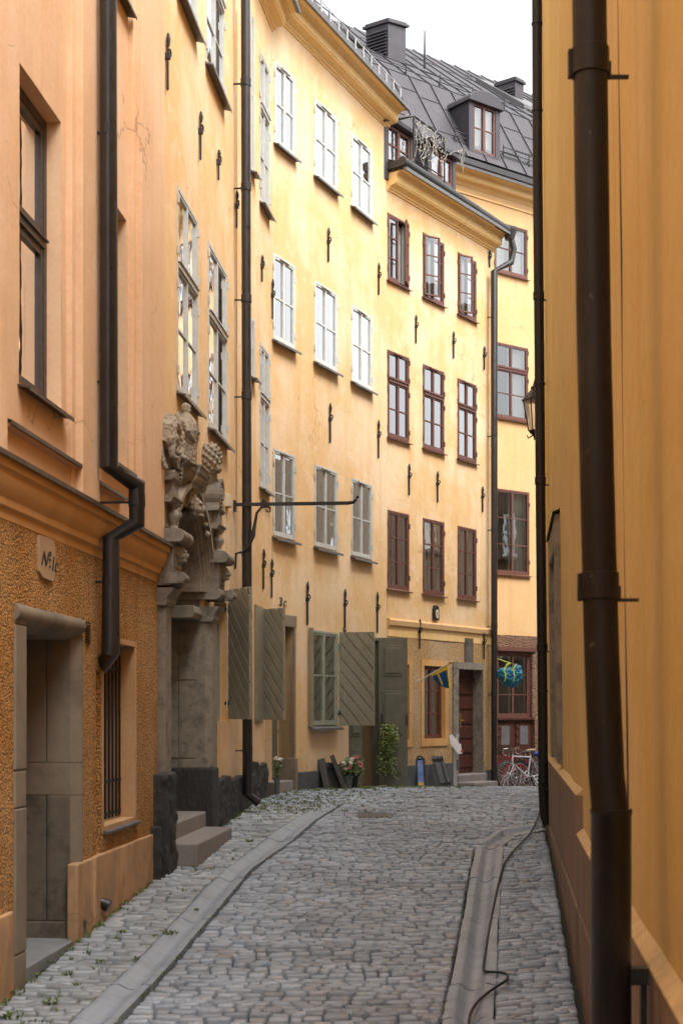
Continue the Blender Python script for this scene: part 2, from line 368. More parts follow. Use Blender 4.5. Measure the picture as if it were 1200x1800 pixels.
def window(parent, f, a, b, c, d, n0, mat, cols=2, bars=(.5,), transom=None, curtain='sides', sill='sheet', fw=.036, leaf=.027,
           openleaf=None, vent=False, hinges=True, label=None, gl=None):
    """frame mesh with pane, curtain and sill under it; bars/transom are height fractions"""
    mb = MB(f)
    mb.box(a, a+fw, n0-.07, n0, c, d); mb.box(b-fw, b, n0-.07, n0, c, d)
    mb.box(a+fw, b-fw, n0-.07, n0-.002, c, c+fw); mb.box(a+fw, b-fw, n0-.07, n0-.002, d-fw, d)
    segs = [(c+fw, d-fw)]
    if transom:
        zt = c+(d-c)*transom
        mb.box(a+fw, b-fw, n0-.07, n0+.012, zt-.035, zt+.035); segs = [(c+fw, zt-.035), (zt+.035, d-fw)]
        mb.box(a+fw*.5, b-fw*.5, n0-.03, n0+.03, zt+.02, zt+.034)
    cw = (b-a-2*fw)/cols; pane = MB(f)
    for i in range(cols):
        ua, ub = a+fw+i*cw+.002, a+fw+(i+1)*cw-.002
        for si, (za, zb) in enumerate(segs):
            za += .002; zb -= .002
            if openleaf == i and (len(segs) == 1 or si == 0):
                # a casement swung open about its outer stile, square to the wall
                hu = ua if i == 0 else ub; sg = 1
                X = f.P(hu, n0, 0)
                ang = R(24); w = cw-.01
                lf = W((X[0], X[1]), (X[0]+f.d[0]*math.cos(ang)*(1 if i == 0 else -1)+f.nv[0]*math.sin(ang),
                                      X[1]+f.d[1]*math.cos(ang)*(1 if i == 0 else -1)+f.nv[1]*math.sin(ang)))
                lb = MB(lf); lp = MB(lf)
                lb.box(0, leaf, -.02, .02, za, zb); lb.box(w-leaf, w, -.02, .02, za, zb)
                lb.box(leaf, w-leaf, -.018, .018, za, za+leaf); lb.box(leaf, w-leaf, -.018, .018, zb-leaf, zb)
                for q in bars: zz = za+(zb-za)*q; lb.box(leaf, w-leaf, -.01, .01, zz-.01, zz+.01)
                lp.quad((leaf, 0, za+leaf), (w-leaf, 0, za+leaf), (w-leaf, 0, zb-leaf), (leaf, 0, zb-leaf))
                mb.v += lb.v; base = len(mb.v)-len(lb.v); mb.f += [[base+q for q in ff] for ff in lb.f]; mb.m += lb.m
                base = len(pane.v); pane.v += lp.v; pane.f += [[base+q for q in ff] for ff in lp.f]; pane.m += lp.m
                continue
            mb.box(ua, ua+leaf, n0-.055, n0-.006, za, zb); mb.box(ub-leaf, ub, n0-.055, n0-.006, za, zb)
            mb.box(ua+leaf, ub-leaf, n0-.055, n0-.009, za, za+leaf*1.3); mb.box(ua+leaf, ub-leaf, n0-.055, n0-.009, zb-leaf, zb)
            bb = bars if (not transom or si == 0) else (() if transom and len(segs) > 1 else bars)
            for q in bb:
                zz = za+(zb-za)*q; mb.box(ua+leaf, ub-leaf, n0-.045, n0-.014, zz-.011, zz+.011)
            pane.quad((ua+leaf, n0-.03, za+leaf), (ub-leaf, n0-.03, za+leaf), (ub-leaf, n0-.03, zb-leaf), (ua+leaf, n0-.03, zb-leaf))
    if hinges:
        for za, zb in segs:
            for q in (.14, .86):
                zz = za+(zb-za)*q
                mb.box(a-.012, a+.02, n0-.002, n0+.016, zz-.045, zz+.045); mb.box(b-.02, b+.012, n0-.002, n0+.016, zz-.045, zz+.045)
    if vent: mb.box(a+(b-a)*.3, a+(b-a)*.7, n0-.001, n0+.022, d-.042, d-.016)
    w = mb.build('window', mat, parent)
    if label: w['label'] = label
    pane.build('pane', M['glass'], w, fix=False)
    if sill:
        q = .6 if sill == 'win_red' else 1.; sb = MB(f); sb.prof([(n0-.05, c-.005), (n0-.05, c-.03), (n0+.085*q, c-.062*q), (n0+.09*q, c-.05*q)], a-.04, b+.04)
        sb.prof([(n0+.075*q, c-.053*q), (n0+.092*q, c-.056*q), (n0+.092*q, c-.085*q), (n0+.084*q, c-.085*q)], a-.04, b+.04)
        sb.build('sill', M[sill], w)
    if curtain:
        kind = curtain
        spans = {'sides': [(.03, .30), (.70, .97)], 'full': [(.02, .98)], 'left': [(.03, .5)], 'right': [(.5, .97)], 'low': [(.02, .98)], 'red': [(.02, .45)], 'dim': [(.02, .98)]}[kind]
        cm = {'red': 'curtain_red', 'dim': 'curtain_dim'}.get(kind, 'curtain')
        for s0, s1 in spans:
            cb = MB(f); N = 36; ztop = d-.04 if kind != 'low' else c+(d-c)*.45
            amp = .018; ua, ub = a+(b-a)*s0, a+(b-a)*s1
            vs = []
            ph = random.random()*6
            for i in range(N+1):
                u = ua+(ub-ua)*i/N; nn = n0-.17+amp*math.sin(i*1.25+ph)+.008*math.sin(i*.6)
                vs += [(u, nn, c+.03), (u, nn*1.0+.0, ztop)]
            cb.add(vs, [(2*i, 2*i+2, 2*i+3, 2*i+1) for i in range(N)])
            cb.build('curtain', M[cm], w, smooth=60, fix=False)
        # pale inner casement behind the outer glass
    ib = MB(f); q = .02
    ib.box(a+fw, a+fw+.035, n0-.12, n0-.09, c+.03, d-.03); ib.box(b-fw-.035, b-fw, n0-.12, n0-.09, c+.03, d-.03)
    um = (a+b)/2; ib.box(um-.04, um+.04, n0-.12, n0-.09, c+.03, d-.03)
    ib.box(a+fw, b-fw, n0-.119, n0-.091, c+.03, c+.08)
    ib.build('inner_frame', M['white'], w)
    return w
def lining(parent, f, o, n0, n1, mat, name='window_reveal', t=.045, skip=''):
    a, b, c, d = o[:4]
    mb = MB(f); mb.box(a-t, a, n0, n1, c-t, d+t); mb.box(b, b+t, n0, n1, c-t, d+t); mb.box(a, b, n0, n1-.002, d, d+t)
    if 'b' not in skip: mb.box(a, b, n0, n1-.002, c-t, c)
    return mb.build(name, mat, parent)
def grow(o, t): return (o[0]-t, o[1]+t, o[2]-t, o[3]+t)+tuple(o[4:])
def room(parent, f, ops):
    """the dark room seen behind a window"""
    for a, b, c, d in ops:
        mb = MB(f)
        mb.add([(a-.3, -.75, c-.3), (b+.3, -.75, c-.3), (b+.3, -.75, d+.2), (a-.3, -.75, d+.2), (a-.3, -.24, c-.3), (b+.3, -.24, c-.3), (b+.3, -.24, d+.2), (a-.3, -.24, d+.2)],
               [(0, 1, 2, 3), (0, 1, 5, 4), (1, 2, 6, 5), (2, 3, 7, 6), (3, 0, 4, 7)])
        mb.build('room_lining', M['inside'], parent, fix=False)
def anchor(parent, f, x, y0, y1, n=0.0, fancy=1):
    u, zt = f.px(x, y0); _, zb = f.px(x, y1); H = zt-zb; mb = MB(f)
    mb.box(u-.014, u+.014, n+.012, n+.034, zb, zt-.22*H)
    mb.tube([(u, n+.03, zt-.24*H), (u, n+.03, zt-.14*H), (u, n+.028, zt-.04*H), (u+.01, n+.025, zt)], [.016, .026, .016, .006], 6)
    zm = zb+.58*H; mb.box(u-.022, u+.022, n-.01, n+.05, zm-.03, zm+.03)
    pts = [(u+.01+.05*math.cos(t)*k, n+.045, zm+.045+.04*math.sin(t)*k) for t, k in [(-1.5, 1), (-.6, 1), (.4, .95), (1.4, .8), (2.3, .6), (3.2, .45)]]
    mb.tube(pts, .010, 5)
    mb.tube([(u, n+.02, zb+.02), (u, n+.02, zb-.03*H)], [.014, .004], 5)
    return mb.build('wall_anchor', M['iron'], parent, smooth=40)
def downpipe(parent, f, pts, r, mat, bands=(), arms=(), wall_n=0.0, joints=True, label=None):
    mb = MB(f)
    # crisp elbows
    P = [Vector(p) for p in pts]; out = [P[0]]
    for i in range(1, len(P)-1):
        out += [P[i]]
    out.append(P[-1]); rr = [r]
    for i in range(1, len(P)-1):
        a = (P[i]-P[i-1]).normalized(); b = (P[i+1]-P[i]).normalized(); rr.append(r/max(.6, math.cos(a.angle(b)/2)))
    rr.append(r); mb.tube(out, rr, 20)
    o = mb.build('downpipe', mat, parent, smooth=28)
    if label: o['label'] = label
    for z in bands:
        # find u,n at that height
        for a, b in zip(P, P[1:]):
            if min(a.z, b.z) <= z <= max(a.z, b.z) and abs(a.z-b.z) > .3:
                t = (z-a.z)/(b.z-a.z); c = a+(b-a)*t; cb = MB(f)
                cb.lathe(c.x, c.y, [(r+.001, z+.055), (r+.007, z+.05), (r+.007, z-.05), (r+.001, z-.055)], 20)
                cb.box(c.x-.012, c.x+.012, wall_n-.02, c.y-r*.6, z-.022, z-.006)
                cb.box(c.x-.014-r, c.x+.0-r, c.y-.012, c.y+.012, z-.04, z+.04)
                cb.build('pipe_clamp', M['iron'] if mat == M['pipe'] else mat, o, smooth=40)
                break
    return o
def bar(mb, p, q, r, k=6): mb.tube([p, q], r, k)
# ================================================================== BUILDING 1: orange townhouse, near left
b1 = thing('townhouse', 'orange townhouse nearest on the left with roughcast ground floor and peach pilastered upper wall', 'building')
def rect(f, x0, x1, yt, yb, n=0.0, xr=None):
    u0 = f.u(x0, n); u1 = f.u(x1, n); return (u0, u1, f.z(x0, yb, n), f.z(x0, yt, n))
zc = WA.z(272, 985)          # bottom of cornice
zdrip = WA.z(290, 945, .16)
PN = .10
w1 = rect(WA, 35, 108, 110, 672); w2 = rect(WA, 177, 223, 322, 795)
zoff = 3.9
up = [(w1[0], w1[1], w1[2]+zoff-.35, w1[3]+zoff-.5), (w2[0], w2[1], WA.z(212, -3), WA.z(212, -3)+1.9)]
ops = [w1+(.15,), w2+(.15,)]+[u+(.15,) for u in up]
ub0 = w1[0]-3.1   # windows out of the picture, nearer the camera
w0 = (ub0, ub0+(w1[1]-w1[0]), w1[2], w1[3]); ops.append(w0+(.15,))
uA = WA.L
wall(b1, 'upper_wall', WA, 0, uA, zc+.1, 8.7, ops, M['peach'])
for i, w in enumerate([w1, w2, w0]+up):
    window(b1, WA, *w, -.11, M['win_brown'], cols=2 if i else 1, bars=(), transom=.57, curtain='full' if i == 0 else 'sides', fw=.07, leaf=.055, hinges=False, sill=None)
    sb = MB(WA); a, b_, c, d = w
    sb.prof([(-.11, c+.004), (-.11, c-.01), (.075, c-.045), (.082, c-.03)], a-.03, b_+.05); sb.prof([(.07, c-.034), (.085, c-.036), (.085, c-.06), (.078, c-.06)], a-.03, b_+.05)
    sb.build('window_ledge', M['win_brown'], b1)
# pilasters standing proud of the window bays
pl = MB(WA)
for (x0, x1) in ((146, 176), (250, 272)):
    pl.box(WA.u(x0, PN), WA.u(x1, PN) if x1 < 272 else uA+.0, -.05, PN, zdrip, 8.6)
    pl.box(WA.u(x0, PN)-.10, WA.u(x0, PN), -.05, PN*.45, zdrip, 8.6)
pl.box(w0[1]+.5, w1[0]-.55, -.05, PN, zdrip, 8.6)
pl.box(0.3, w0[0]-.5, -.05, PN, zdrip, 8.6)
pl.build('pilaster_strips', M['peach'], b1, bevel=.006)
# ledges under the windows
lg = MB(WA)
for xa, ya, xb in ((18, 742, 147), (174, 848, 221)):
    ua = WA.u(xa, .08); ubb = WA.u(xb, .08) if xb < 200 else WA.u(221, .08); z = WA.z(xa, ya, .08)
    lg.prof([(-.03, z+.03), (-.03, z-.22), (.03, z-.22), (.03, z-.03), (.08, z-.02), (.082, z)], ua, ubb)
lgo = lg.build('apron_ledge', M['peach'], b1)
lg = MB(WA)
for xa, ya, xb in ((18, 742, 147), (174, 848, 221)):
    ua = WA.u(xa, .08); ubb = WA.u(xb, .08); z = WA.z(xa, ya, .08)
    lg.prof([(-.02, z+.045), (-.02, z+.035), (.092, z+.006), (.092, z-.014), (.098, z-.014), (.098, z+.014)], ua-.02, ubb+.02)
lg.build('ledge_flashing', M['win_brown'], b1)
# cornice between the floors
co = MB(WA); z = zdrip
prof = [(-.06, z-.02), (.15, z-.045), (.15, z-.11), (.125, z-.12), (.12, z-.17), (.095, z-.23), (.065, z-.27), (.065, z-.32), (.04, z-.335), (.035, z-.40), (-.06, z-.40)]
co.prof(prof, 0, uA+.02, mit1=.6); co.build('cornice', M['cornice_orange'], b1, smooth=30)
co = MB(WA); co.prof([(-.06, z+.035), (-.06, z+.02), (.175, z-.035), (.175, z-.06), (.182, z-.06), (.184, z-.028)], 0, uA+.04, mit1=.6); co.build('cornice_flashing', M['win_brown'], b1)
# ground floor
dz = WA.z(40, 1105)      # door opening head
door = (WA.u(47.5, .045), WA.u(131, 0), -3, WA.z(131, 1125), .42)
barw = (WA.u(176, 0), WA.u(232, 0), WA.z(180, 1452), WA.z(222, 1135), .26)
groove = (WA.u(163.5, 0), WA.u(171, 0), -3.0, WA.z(166, 1178), .09)
RC = .03
wall(b1, 'ground_floor_wall', WA, 0, uA, -3, zc+.13, [(door[0]-.06, door[1]+.13, door[2], door[3]+.10, .2), grow(barw, .04), groove], M['rough_orange'], n=RC, amp=.01)
mb = MB(WA); mb.quad((groove[0]-.02, -.055, -3), (groove[1]+.02, -.055, -3), (groove[1]+.02, -.055, groove[3]), (groove[0]-.02, -.055, groove[3])); mb.build('pipe_recess', M['plinth_orange'], b1, fix=False)
# stone door frame
n1 = .045
mb = MB(WA); o0 = WA.u(28, n1); o1 = WA.u(146, n1); i0 = door[0]; i1 = door[1]; zt = WA.z(32, 1059, n1); zi = door[3]
def rnd(r, a0, a1, k=5): return [(r*math.cos(a0+(a1-a0)*i/k), r*math.sin(a0+(a1-a0)*i/k)) for i in range(k+1)]
# jambs in courses
cuts = [-3.0, WA.z(138, 1616), WA.z(138, 1397), WA.z(138, 1340), WA.z(138, 1120), zt]
for k, (a, b_) in enumerate(zip(cuts, cuts[1:])):
    e = .004
    mb.poly([(o0, a+e), (i0+.0, a+e), (i0, b_), (o0, b_)], -.1, n1+.003*(k % 2))
mb.build('door_frame', M['stone_door'], b1, bevel=.012); mb = MB(WA)
for k, (a, b_) in enumerate(zip(cuts[1:], cuts[2:])):
    if k == 3: b_ = zi
    mb.add([(o1, -.2, a+.004), (o1, n1, a+.004), (i1+.09, n1+.002*(k % 2), a+.004), (i1, -.03, a+.004), (i1, -.2, a+.004),
            (o1, -.2, b_), (o1, n1, b_), (i1+.09, n1, b_), (i1, -.03, b_), (i1, -.2, b_)],
           [(0, 4, 3, 2, 1), (5, 6, 7, 8, 9), (0, 1, 6, 5), (1, 2, 7, 6), (2, 3, 8, 7), (3, 4, 9, 8), (4, 0, 5, 9)])
mb.build('door_frame', M['stone_door'], b1, bevel=.012)
mb = MB(WA)
mb.prof([(-.1, zt), (.02, zt), (.06, zt-.02), (.075, zt-.06), (.065, zt-.10), (.03, zt-.13), (.0, zi+.03), (-.05, zi), (-.1, zi)], o0, o1+.0)
mb.build('door_lintel', M['stone_door'], b1, smooth=45)
mb = MB(WA)      # base block of the jamb, black and stained
mb.add([(o1+.01, -.2, -3), (o1+.01, n1+.03, -3), (i1+.07, n1+.03, -3), (i1-.01, -.02, -3), (i1-.01, -.45, -3), (o1+.01, -.2, cuts[1]), (o1+.01, n1+.03, cuts[1]), (i1+.07, n1+.03, cuts[1]), (i1-.01, -.02, cuts[1]), (i1-.01, -.45, cuts[1])],
       [(0, 4, 3, 2, 1), (5, 6, 7, 8, 9), (0, 1, 6, 5), (1, 2, 7, 6), (2, 3, 8, 7), (3, 4, 9, 8)])
mb.build('jamb_base', M['stone_dirty'], b1, bevel=.01)
# the deep reveal of large stone blocks
mb = MB(WA)
for k, (a, b_) in enumerate(zip(cuts[1:], cuts[2:])):
    if k == 3: b_ = zi
    mb.mi = 1 if k == 0 else 0
    nsplit = -.22
    if k in (1, ):
        mb.box(i1, i1+.1, -.46, -.2, a+.004, b_)
    else:
        mb.box(i1+.002, i1+.1, nsplit+.003, -.2+.0, a+.004, b_); mb.box(i1, i1+.1, -.46, nsplit-.004, a+.004, b_)
mb.box(i0-.1, i0, -.46, -.1, -3, zi)
mb.box(i0-.1, i1+.1, -.46, -.1, zi, zi+.1)
mb.mi = 1; mb.box(i1-.004, i1+.02, -.2, -.03, cuts[1]+.004, cuts[2]-.004)
mb.build('door_reveal', [M['stone_door'], M['stone_dirty']], b1, bevel=.006)
mb = MB(WA); mb.box(i0, i1, -.52, -.47, -3, zi); 
for q in (0, 1):
    for zz in (-1.2, -.3, .45): mb.box(i0+.1+q*.65, i0+.6+q*.65, -.47, -.45, zz, zz+.55)
mb.build('door', M['door_green'], b1, bevel=.01)
mb = MB(WA); zs_ = -h(WA.Y((i0+i1)/2))+.03; mb.box(o0+.12, o1-.08, -.46, .02, -3, zs_); mb.build('threshold', M['slab_step'], b1, bevel=.01)
# orange plinth in two pieces
mb = MB(WA); mb.box(0, WA.u(26, .06), -.03, .06, -3, WA.z(5, 1611, .06)); 
ztop = WA.z(168, 1507, .055)
mb.box(WA.u(137, .055), WA.u(165, .055), -.03, .055, -3, ztop); mb.box(WA.u(168, .06), uA+.005, -.03, .06, -3, WA.z(168, 1506, .06))
mb.build('plinth', M['plinth_orange'], b1, bevel=.014)
# barred window
a, b_, c, d = barw[:4]
mb = MB(WA); mb.box(a, b_, -.30, -.25, c, d); mb.build('window_backing', M['inside'], b1)
g = MB(WA)
for k in range(9): uu = a+.05+k*(b_-a-.1)/8; g.tube([(uu, -.10, c+.02), (uu, -.10, d)], .011, 6)
for zz in (c+.06, c+.34, d-.2): g.box(a, b_, -.112, -.098, zz-.014, zz+.014)
g.build('window_bars', M['iron'], b1, smooth=40)
mb = MB(WA); mb.prof([(-.26, c+.015), (-.26, c-.01), (.075, c-.06), (.08, c-.04)], a-.02, b_+.05); mb.build('window_sill', M['sheet'], b1)
lining(b1, WA, barw, -.28, RC+.004, M['plinth_orange'])
# vent slits and number plaque
mb = MB(WA)
for k in range(8):
    y = 1093+k*4.9; z = WA.z(153, y+1, RC); mb.box(WA.u(149, RC), WA.u(157, RC), RC+.008, RC+.016, z-.010, z+.0)
mb.build('vent_grille', M['black'], b1)
pts = [(71, 941), (84, 944), (95, 950), (98, 962), (98, 1010), (94, 1023), (76, 1015), (70, 1004), (69, 960)]
mb = MB(WA); mb.poly([WA.px(x, y, .05) for x, y in pts], RC-.02, .052); pq = mb.build('number_plaque', M['cream'], b1, bevel=.004)
def text(parent, f, s, u, z, size, n, mat, shear=0., name='number_lettering', sx=1.):
    cu = bpy.data.curves.new('t', 'FONT'); cu.body = s; cu.size = size; cu.extrude = .002; cu.shear = shear
    o = bpy.data.objects.new('t', cu); C.objects.link(o); bpy.context.view_layer.update()
    me = bpy.data.meshes.new_from_object(o.evaluated_get(bpy.context.evaluated_depsgraph_get()))
    bpy.data.objects.remove(o)
    for v in me.vertices: v.co = Vector(f.P(u+v.co.x*sx, n+v.co.z, z+v.co.y))
    me.materials.clear(); me.materials.append(mat)
    o = bpy.data.objects.new(name, me); C.objects.link(o); o.parent = parent; return o
up_, zp = WA.px(72.5, 992, .056)
text(pq, WA, 'N', up_, zp, .15, .056, M['iron'], .45, sx=1.3)
text(pq, WA, 'o', up_+.19, zp+.08, .08, .056, M['black'], .2, sx=1.3)
text(pq, WA, '1c', up_+.245, zp-.02, .16, .056, M['black'], .3, sx=1.0)
mb = MB(WA); mb.box(up_+.195, up_+.245, .054, .058, zp+.05, zp+.06); mb.box(up_+.20, up_+.24, .054, .058, zp+.0, zp+.01); mb.build('number_lettering', M['black'], pq)
# downpipe 1 with its dog-leg round the cornice
def wp(f, x, y, n): u, z = f.px(x, y, n); return (u, n, z)
r1 = .061
pn = .19
up1 = WA.u(191, pn); 
pts = [(WA.u(189, pn), pn, 9.5), (WA.u(192, pn), pn, WA.z(192, 822, pn)), (WA.u(235.5, .31)-.1, .36, WA.z(233, 852, .33)), (WA.u(235.5, .31)-.1, .36, WA.z(233, 918, .33)),
       (WA.u(196, .155), .155, WA.z(196, 946, .155)), (WA.u(195, .155), .155, WA.z(196, 1148, .155)), (WA.u(172, -.03)-.0, .0, WA.z(172, 1172, .0))]
downpipe(b1, WA, pts, r1, M['pipe'], bands=[WA.z(192, 232, pn), WA.z(192, 668, pn), WA.z(196, 1020, .155), WA.z(235, 880, .33), 6.9], wall_n=0)
mb = MB(WA); u = groove[0]; mb.tube([((groove[0]+groove[1])/2, -.01, WA.z(168, 1515, 0)), ((groove[0]+groove[1])/2, -.01, WA.z(168, 1580, 0)), ((groove[0]+groove[1])/2+.0, .12, WA.z(168, 1592, 0))], [.05, .05, .055], 10)
mb.build('drain_shoe', M['pipe'], b1, smooth=50)
# body behind + roof
def body(parent, front, back, z1, mat, roofmat, ridge=2.5, eave=None):
    """closes the building: back walls and a hipped sheet roof"""
    mb = MB(); pts = front+back; k = len(pts)
    vs = [(p[0], p[1], -3) for p in pts]+[(p[0], p[1], z1) for p in pts]
    mb.add(vs, [(i, (i+1) % k, k+(i+1) % k, k+i) for i in range(len(front)-1, k)])
    mb.build('rear_wall', mat, parent, fix=False)
    cx = sum(p[0] for p in pts)/k; cy = sum(p[1] for p in pts)/k
    rb = MB(); rb.add([(p[0], p[1], z1) for p in pts]+[(cx+(p[0]-cx)*.35, cy+(p[1]-cy)*.6, z1+ridge) for p in pts],
                      [(i, (i+1) % k, k+(i+1) % k, k+i) for i in range(k)]+[tuple(range(k, 2*k))])
    return rb.build('roof', roofmat, parent, fix=False)
body(b1, [P0, P1], [(-10, 13.5), (-12, -9)], 8.7, M['peach'], M['roof'])  # top out of view, set low so more sky light reaches the lane
based(b1, (-3, 5, -2))
# ================================================================== BUILDING 2: ochre house with the stone portal
b2 = thing('portal_house', 'yellow house with carved stone portal, set between the orange townhouse and the street bend', 'building')
wa = rect(WB, 310, 346, 323, 684); wa = (WB.u(311), WB.u(346.5), wa[2], wa[3])
wb = (WB.u(365.5), WB.u(398), WB.z(367, 750), WB.z(365.5, 423))
wc = (WB.u(311), WB.u(344), WB.z(318, 0), WB.z(318, 0)+1.95)
wd = (WB.u(361.5), WB.u(393), wc[2], wc[3])
side = (WB.u(376), WB.u(403), WB.z(376, 1268), WB.z(403, 1062)+.0)
PU = (WB.u(304, .1), WB.u(365, .05)); PC = (PU[0]+PU[1])/2; PHW = (PU[1]-PU[0])/2
ztopB = WB.z(440, 0)+.6
ztopB = 10.85
arch_z = 1.32
ops = [wa+(.1,), wb+(.1,), wc+(.1,), wd+(.1,), side+(.2,), (PU[0]-.03, PU[1]+.03, -3, arch_z+PHW*.9, .5)]
wall(b2, 'front_wall', WB, 0, WB.L, -3, ztopB, ops, M['yellow'])
WR_ = [wa, wb, wc, wd]
for i, w in enumerate(WR_):
    window(b2, WB, *w, .012, M['win_grey'], bars=(.5,) if i > 1 else (.5,), transom=.62 if i < 2 else .60, curtain=['left', 'sides', None, None][i])
window(b2, WB, *side, -.12, M['win_green'], bars=(.5,), curtain=None, hinges=False, sill='sheet')
# second front, beyond the pipe
cz = [(WC.z(455, 350), WC.z(457, 88)), (WC.z(455, 853), WC.z(455, 600)), (WC.z(455, 350)+3.9, WC.z(457, 88)+4)]
opsC = []
for za, zb in cz[:2]:
    opsC.append((WC.u(456), WC.u(472.5), za, zb, .1))
opsC += [(WC.u(440)+.02, WC.u(446), WC.z(443, 302), WC.z(440, 20), .1), (WC.u(440)+.02, WC.u(446.5), WC.z(443, 662), WC.z(443, 560), .1)]
s2 = (WC.u(447), WC.u(462), WC.z(450, 1272), WC.z(455, 1065), .2); opsC.append(s2)
dc = (WC.u(466), WC.L-.001, -3, WC.z(478, 1095), .3); opsC.append(dc)
wall(b2, 'side_wall', WC, 0, WC.L, -3, ztopB, opsC, M['yellow'])
for o in opsC[:2]: window(b2, WC, *o[:4], .012, M['win_grey'], bars=(.5,), transom=.64, curtain='sides')
for o in opsC[2:4]: window(b2, WC, *o[:4], .012, M['win_grey'], cols=1, bars=(.5,), curtain=None, hinges=False)
window(b2, WC, *s2[:4], -.12, M['win_green'], bars=(.5,), curtain=None, hinges=False)
# eaves cornice
def eaves(parent, f, u0, u1, zb, mat, n=.36, H=.62, m0=0, m1=0, metal='sheet', snow=True):
    q = H/.62
    pr = [(-.1, zb), (.022, zb), (.026, zb+.05*q), (.055, zb+.07*q), (.06, zb+.13*q), (.075, zb+.15*q), (n*.50, zb+.20*q), (n*.52, zb+.24*q), (n*.56, zb+.25*q), (n*.575, zb+.50*q), (n*.62, zb+.52*q), (n*.66, zb+.56*q), (n*.80, zb+.62*q), (n*.93, zb+.72*q), (n*.95, zb+.80*q), (n, zb+.82*q), (n, zb+H), (-.1, zb+H)]; pr = [(a, zb+(b-zb)*(.62/.62)) for a, b in pr]
    mb = MB(f); mb.prof(pr, u0, u1, mit0=m0, mit1=m1); mb.build('eaves_cornice', mat, parent, smooth=28)
    mb = MB(f); e = .03; mb.prof([(-.1, zb+H+.002), (n+e, zb+H+.002), (n+e+.02, zb+H-.02), (n+e+.035, zb+H-.02), (n+e+.04, zb+H+.04), (-.1, zb+H+.08)], u0, u1, mit0=m0, mit1=m1)
    mb.build('eaves_flashing', M[metal], parent)
eaves(b2, WB, 0, WB.L, ztopB-.05, M['cornice'], H=.3, m1=-.03); eaves(b2, WC, 0, WC.L, WC.z(470, 36), M['cornice'], H=.28, m1=.15)
for (x, y0, y1) in ((291, 57, 157), (349, 195, 280), (381, 263, 316), (413, 335, 400), (425, 920, 1050)): anchor(b2, WB, x, y0, y1)
for (x, y0, y1) in ((458, 448, 495), (475, 982, 1050), (476.5, 490, 560), (460.5, 965, 1035)): anchor(b2, WC, x, y0, y1)
# tarred plinth of upright slabs
mb = MB(WB); rs = random.Random(3)
u = WB.u(372, .05); ue = WB.L
while u < ue-.02:
    wv = min(rs.uniform(.22, .5), ue-u); zt_ = WB.z(432, 1368, .05)+rs.uniform(-.05, .05)+ (WB.u(440)-u)*.02
    mb.box(u, u+wv-.012, -.05, .06+rs.uniform(0, .03), -3, zt_); u += wv
u = -.0
mb.build('tarred_plinth', M['tar'], b2, mods=[remesh(.022, .06, .12)]); mb = MB(WB)
mb.box(WB.u(268, .05), WB.u(284, .12), -.04, .13, -3, WB.z(272, 1455, .1)); mb.box(WB.u(283, .1), PU[0]-.02, -.04, .15, -3, WB.z(300, 1358, .12))
mb.build('tarred_plinth', M['tar'], b2, mods=[remesh(.022, .06, .12)])
mb = MB(WC); u = 0; 
while u < WC.u(463)-.05:
    wv = min(rs.uniform(.2, .4), WC.u(463)-u); mb.box(u, u+wv-.012, -.05, .05+rs.uniform(0, .03), -3, WC.z(455, 1341)+rs.uniform(-.03, .03)); u += wv
mb.build('tarred_plinth', M['tar'], b2, mods=[remesh(.022, .06, .12)])
# ---- portal
po = MB(WB)
g0 = -1.5
jz = WB.z(367, 1352, .1)     # top of black base
def B(u0, u1, n0, n1, z0, z1): po.box(PC+u0, PC+u1, n0, n1, z0, z1)
w = PHW
# jambs
def jamb(sg):
    a = [(sg*(w+.36), -.1), (sg*(w+.36), .10), (sg*(w+.06), .10), (sg*(w), .02), (sg*w, -.1)]
    po.add([(PC+p[0], p[1], jz) for p in a]+[(PC+p[0], p[1], 1.12) for p in a], [(i, (i+1) % 5, 5+(i+1) % 5, 5+i) for i in range(5)]+[(4, 3, 2, 1, 0), (5, 6, 7, 8, 9)])
jamb(-1); JP = MB(WB); po, JQ = JP, po; jamb(1); po = JQ
for sg in (-1, 1):   # capitals
    po = JQ if sg < 0 else JP
    c0, c1 = sorted((sg*(w-.02), sg*(w+.40)))
    po.prof([(-.1, 1.02), (.11, 1.02), (.13, 1.06), (.125, 1.10), (.17, 1.16), (.20, 1.2), (-.1, 1.2)], PC+c0, PC+c1)
por = JQ.build('portal', M['stone'], b2, bevel=.012); JP.build('jamb', M['stone'], por, bevel=.012)
tag(por, 'carved grey sandstone doorway with an arch and two lion sculptures')
def roll(n, z0, z1, back=-.1, r=None):
    r = (z1-z0)/2; zm = (z0+z1)/2; return [(back, z0)]+[(n-r+r*math.cos(t), zm+r*math.sin(t)) for t in [-1.57+3.14*i/12 for i in range(13)]]+[(back, z1)]
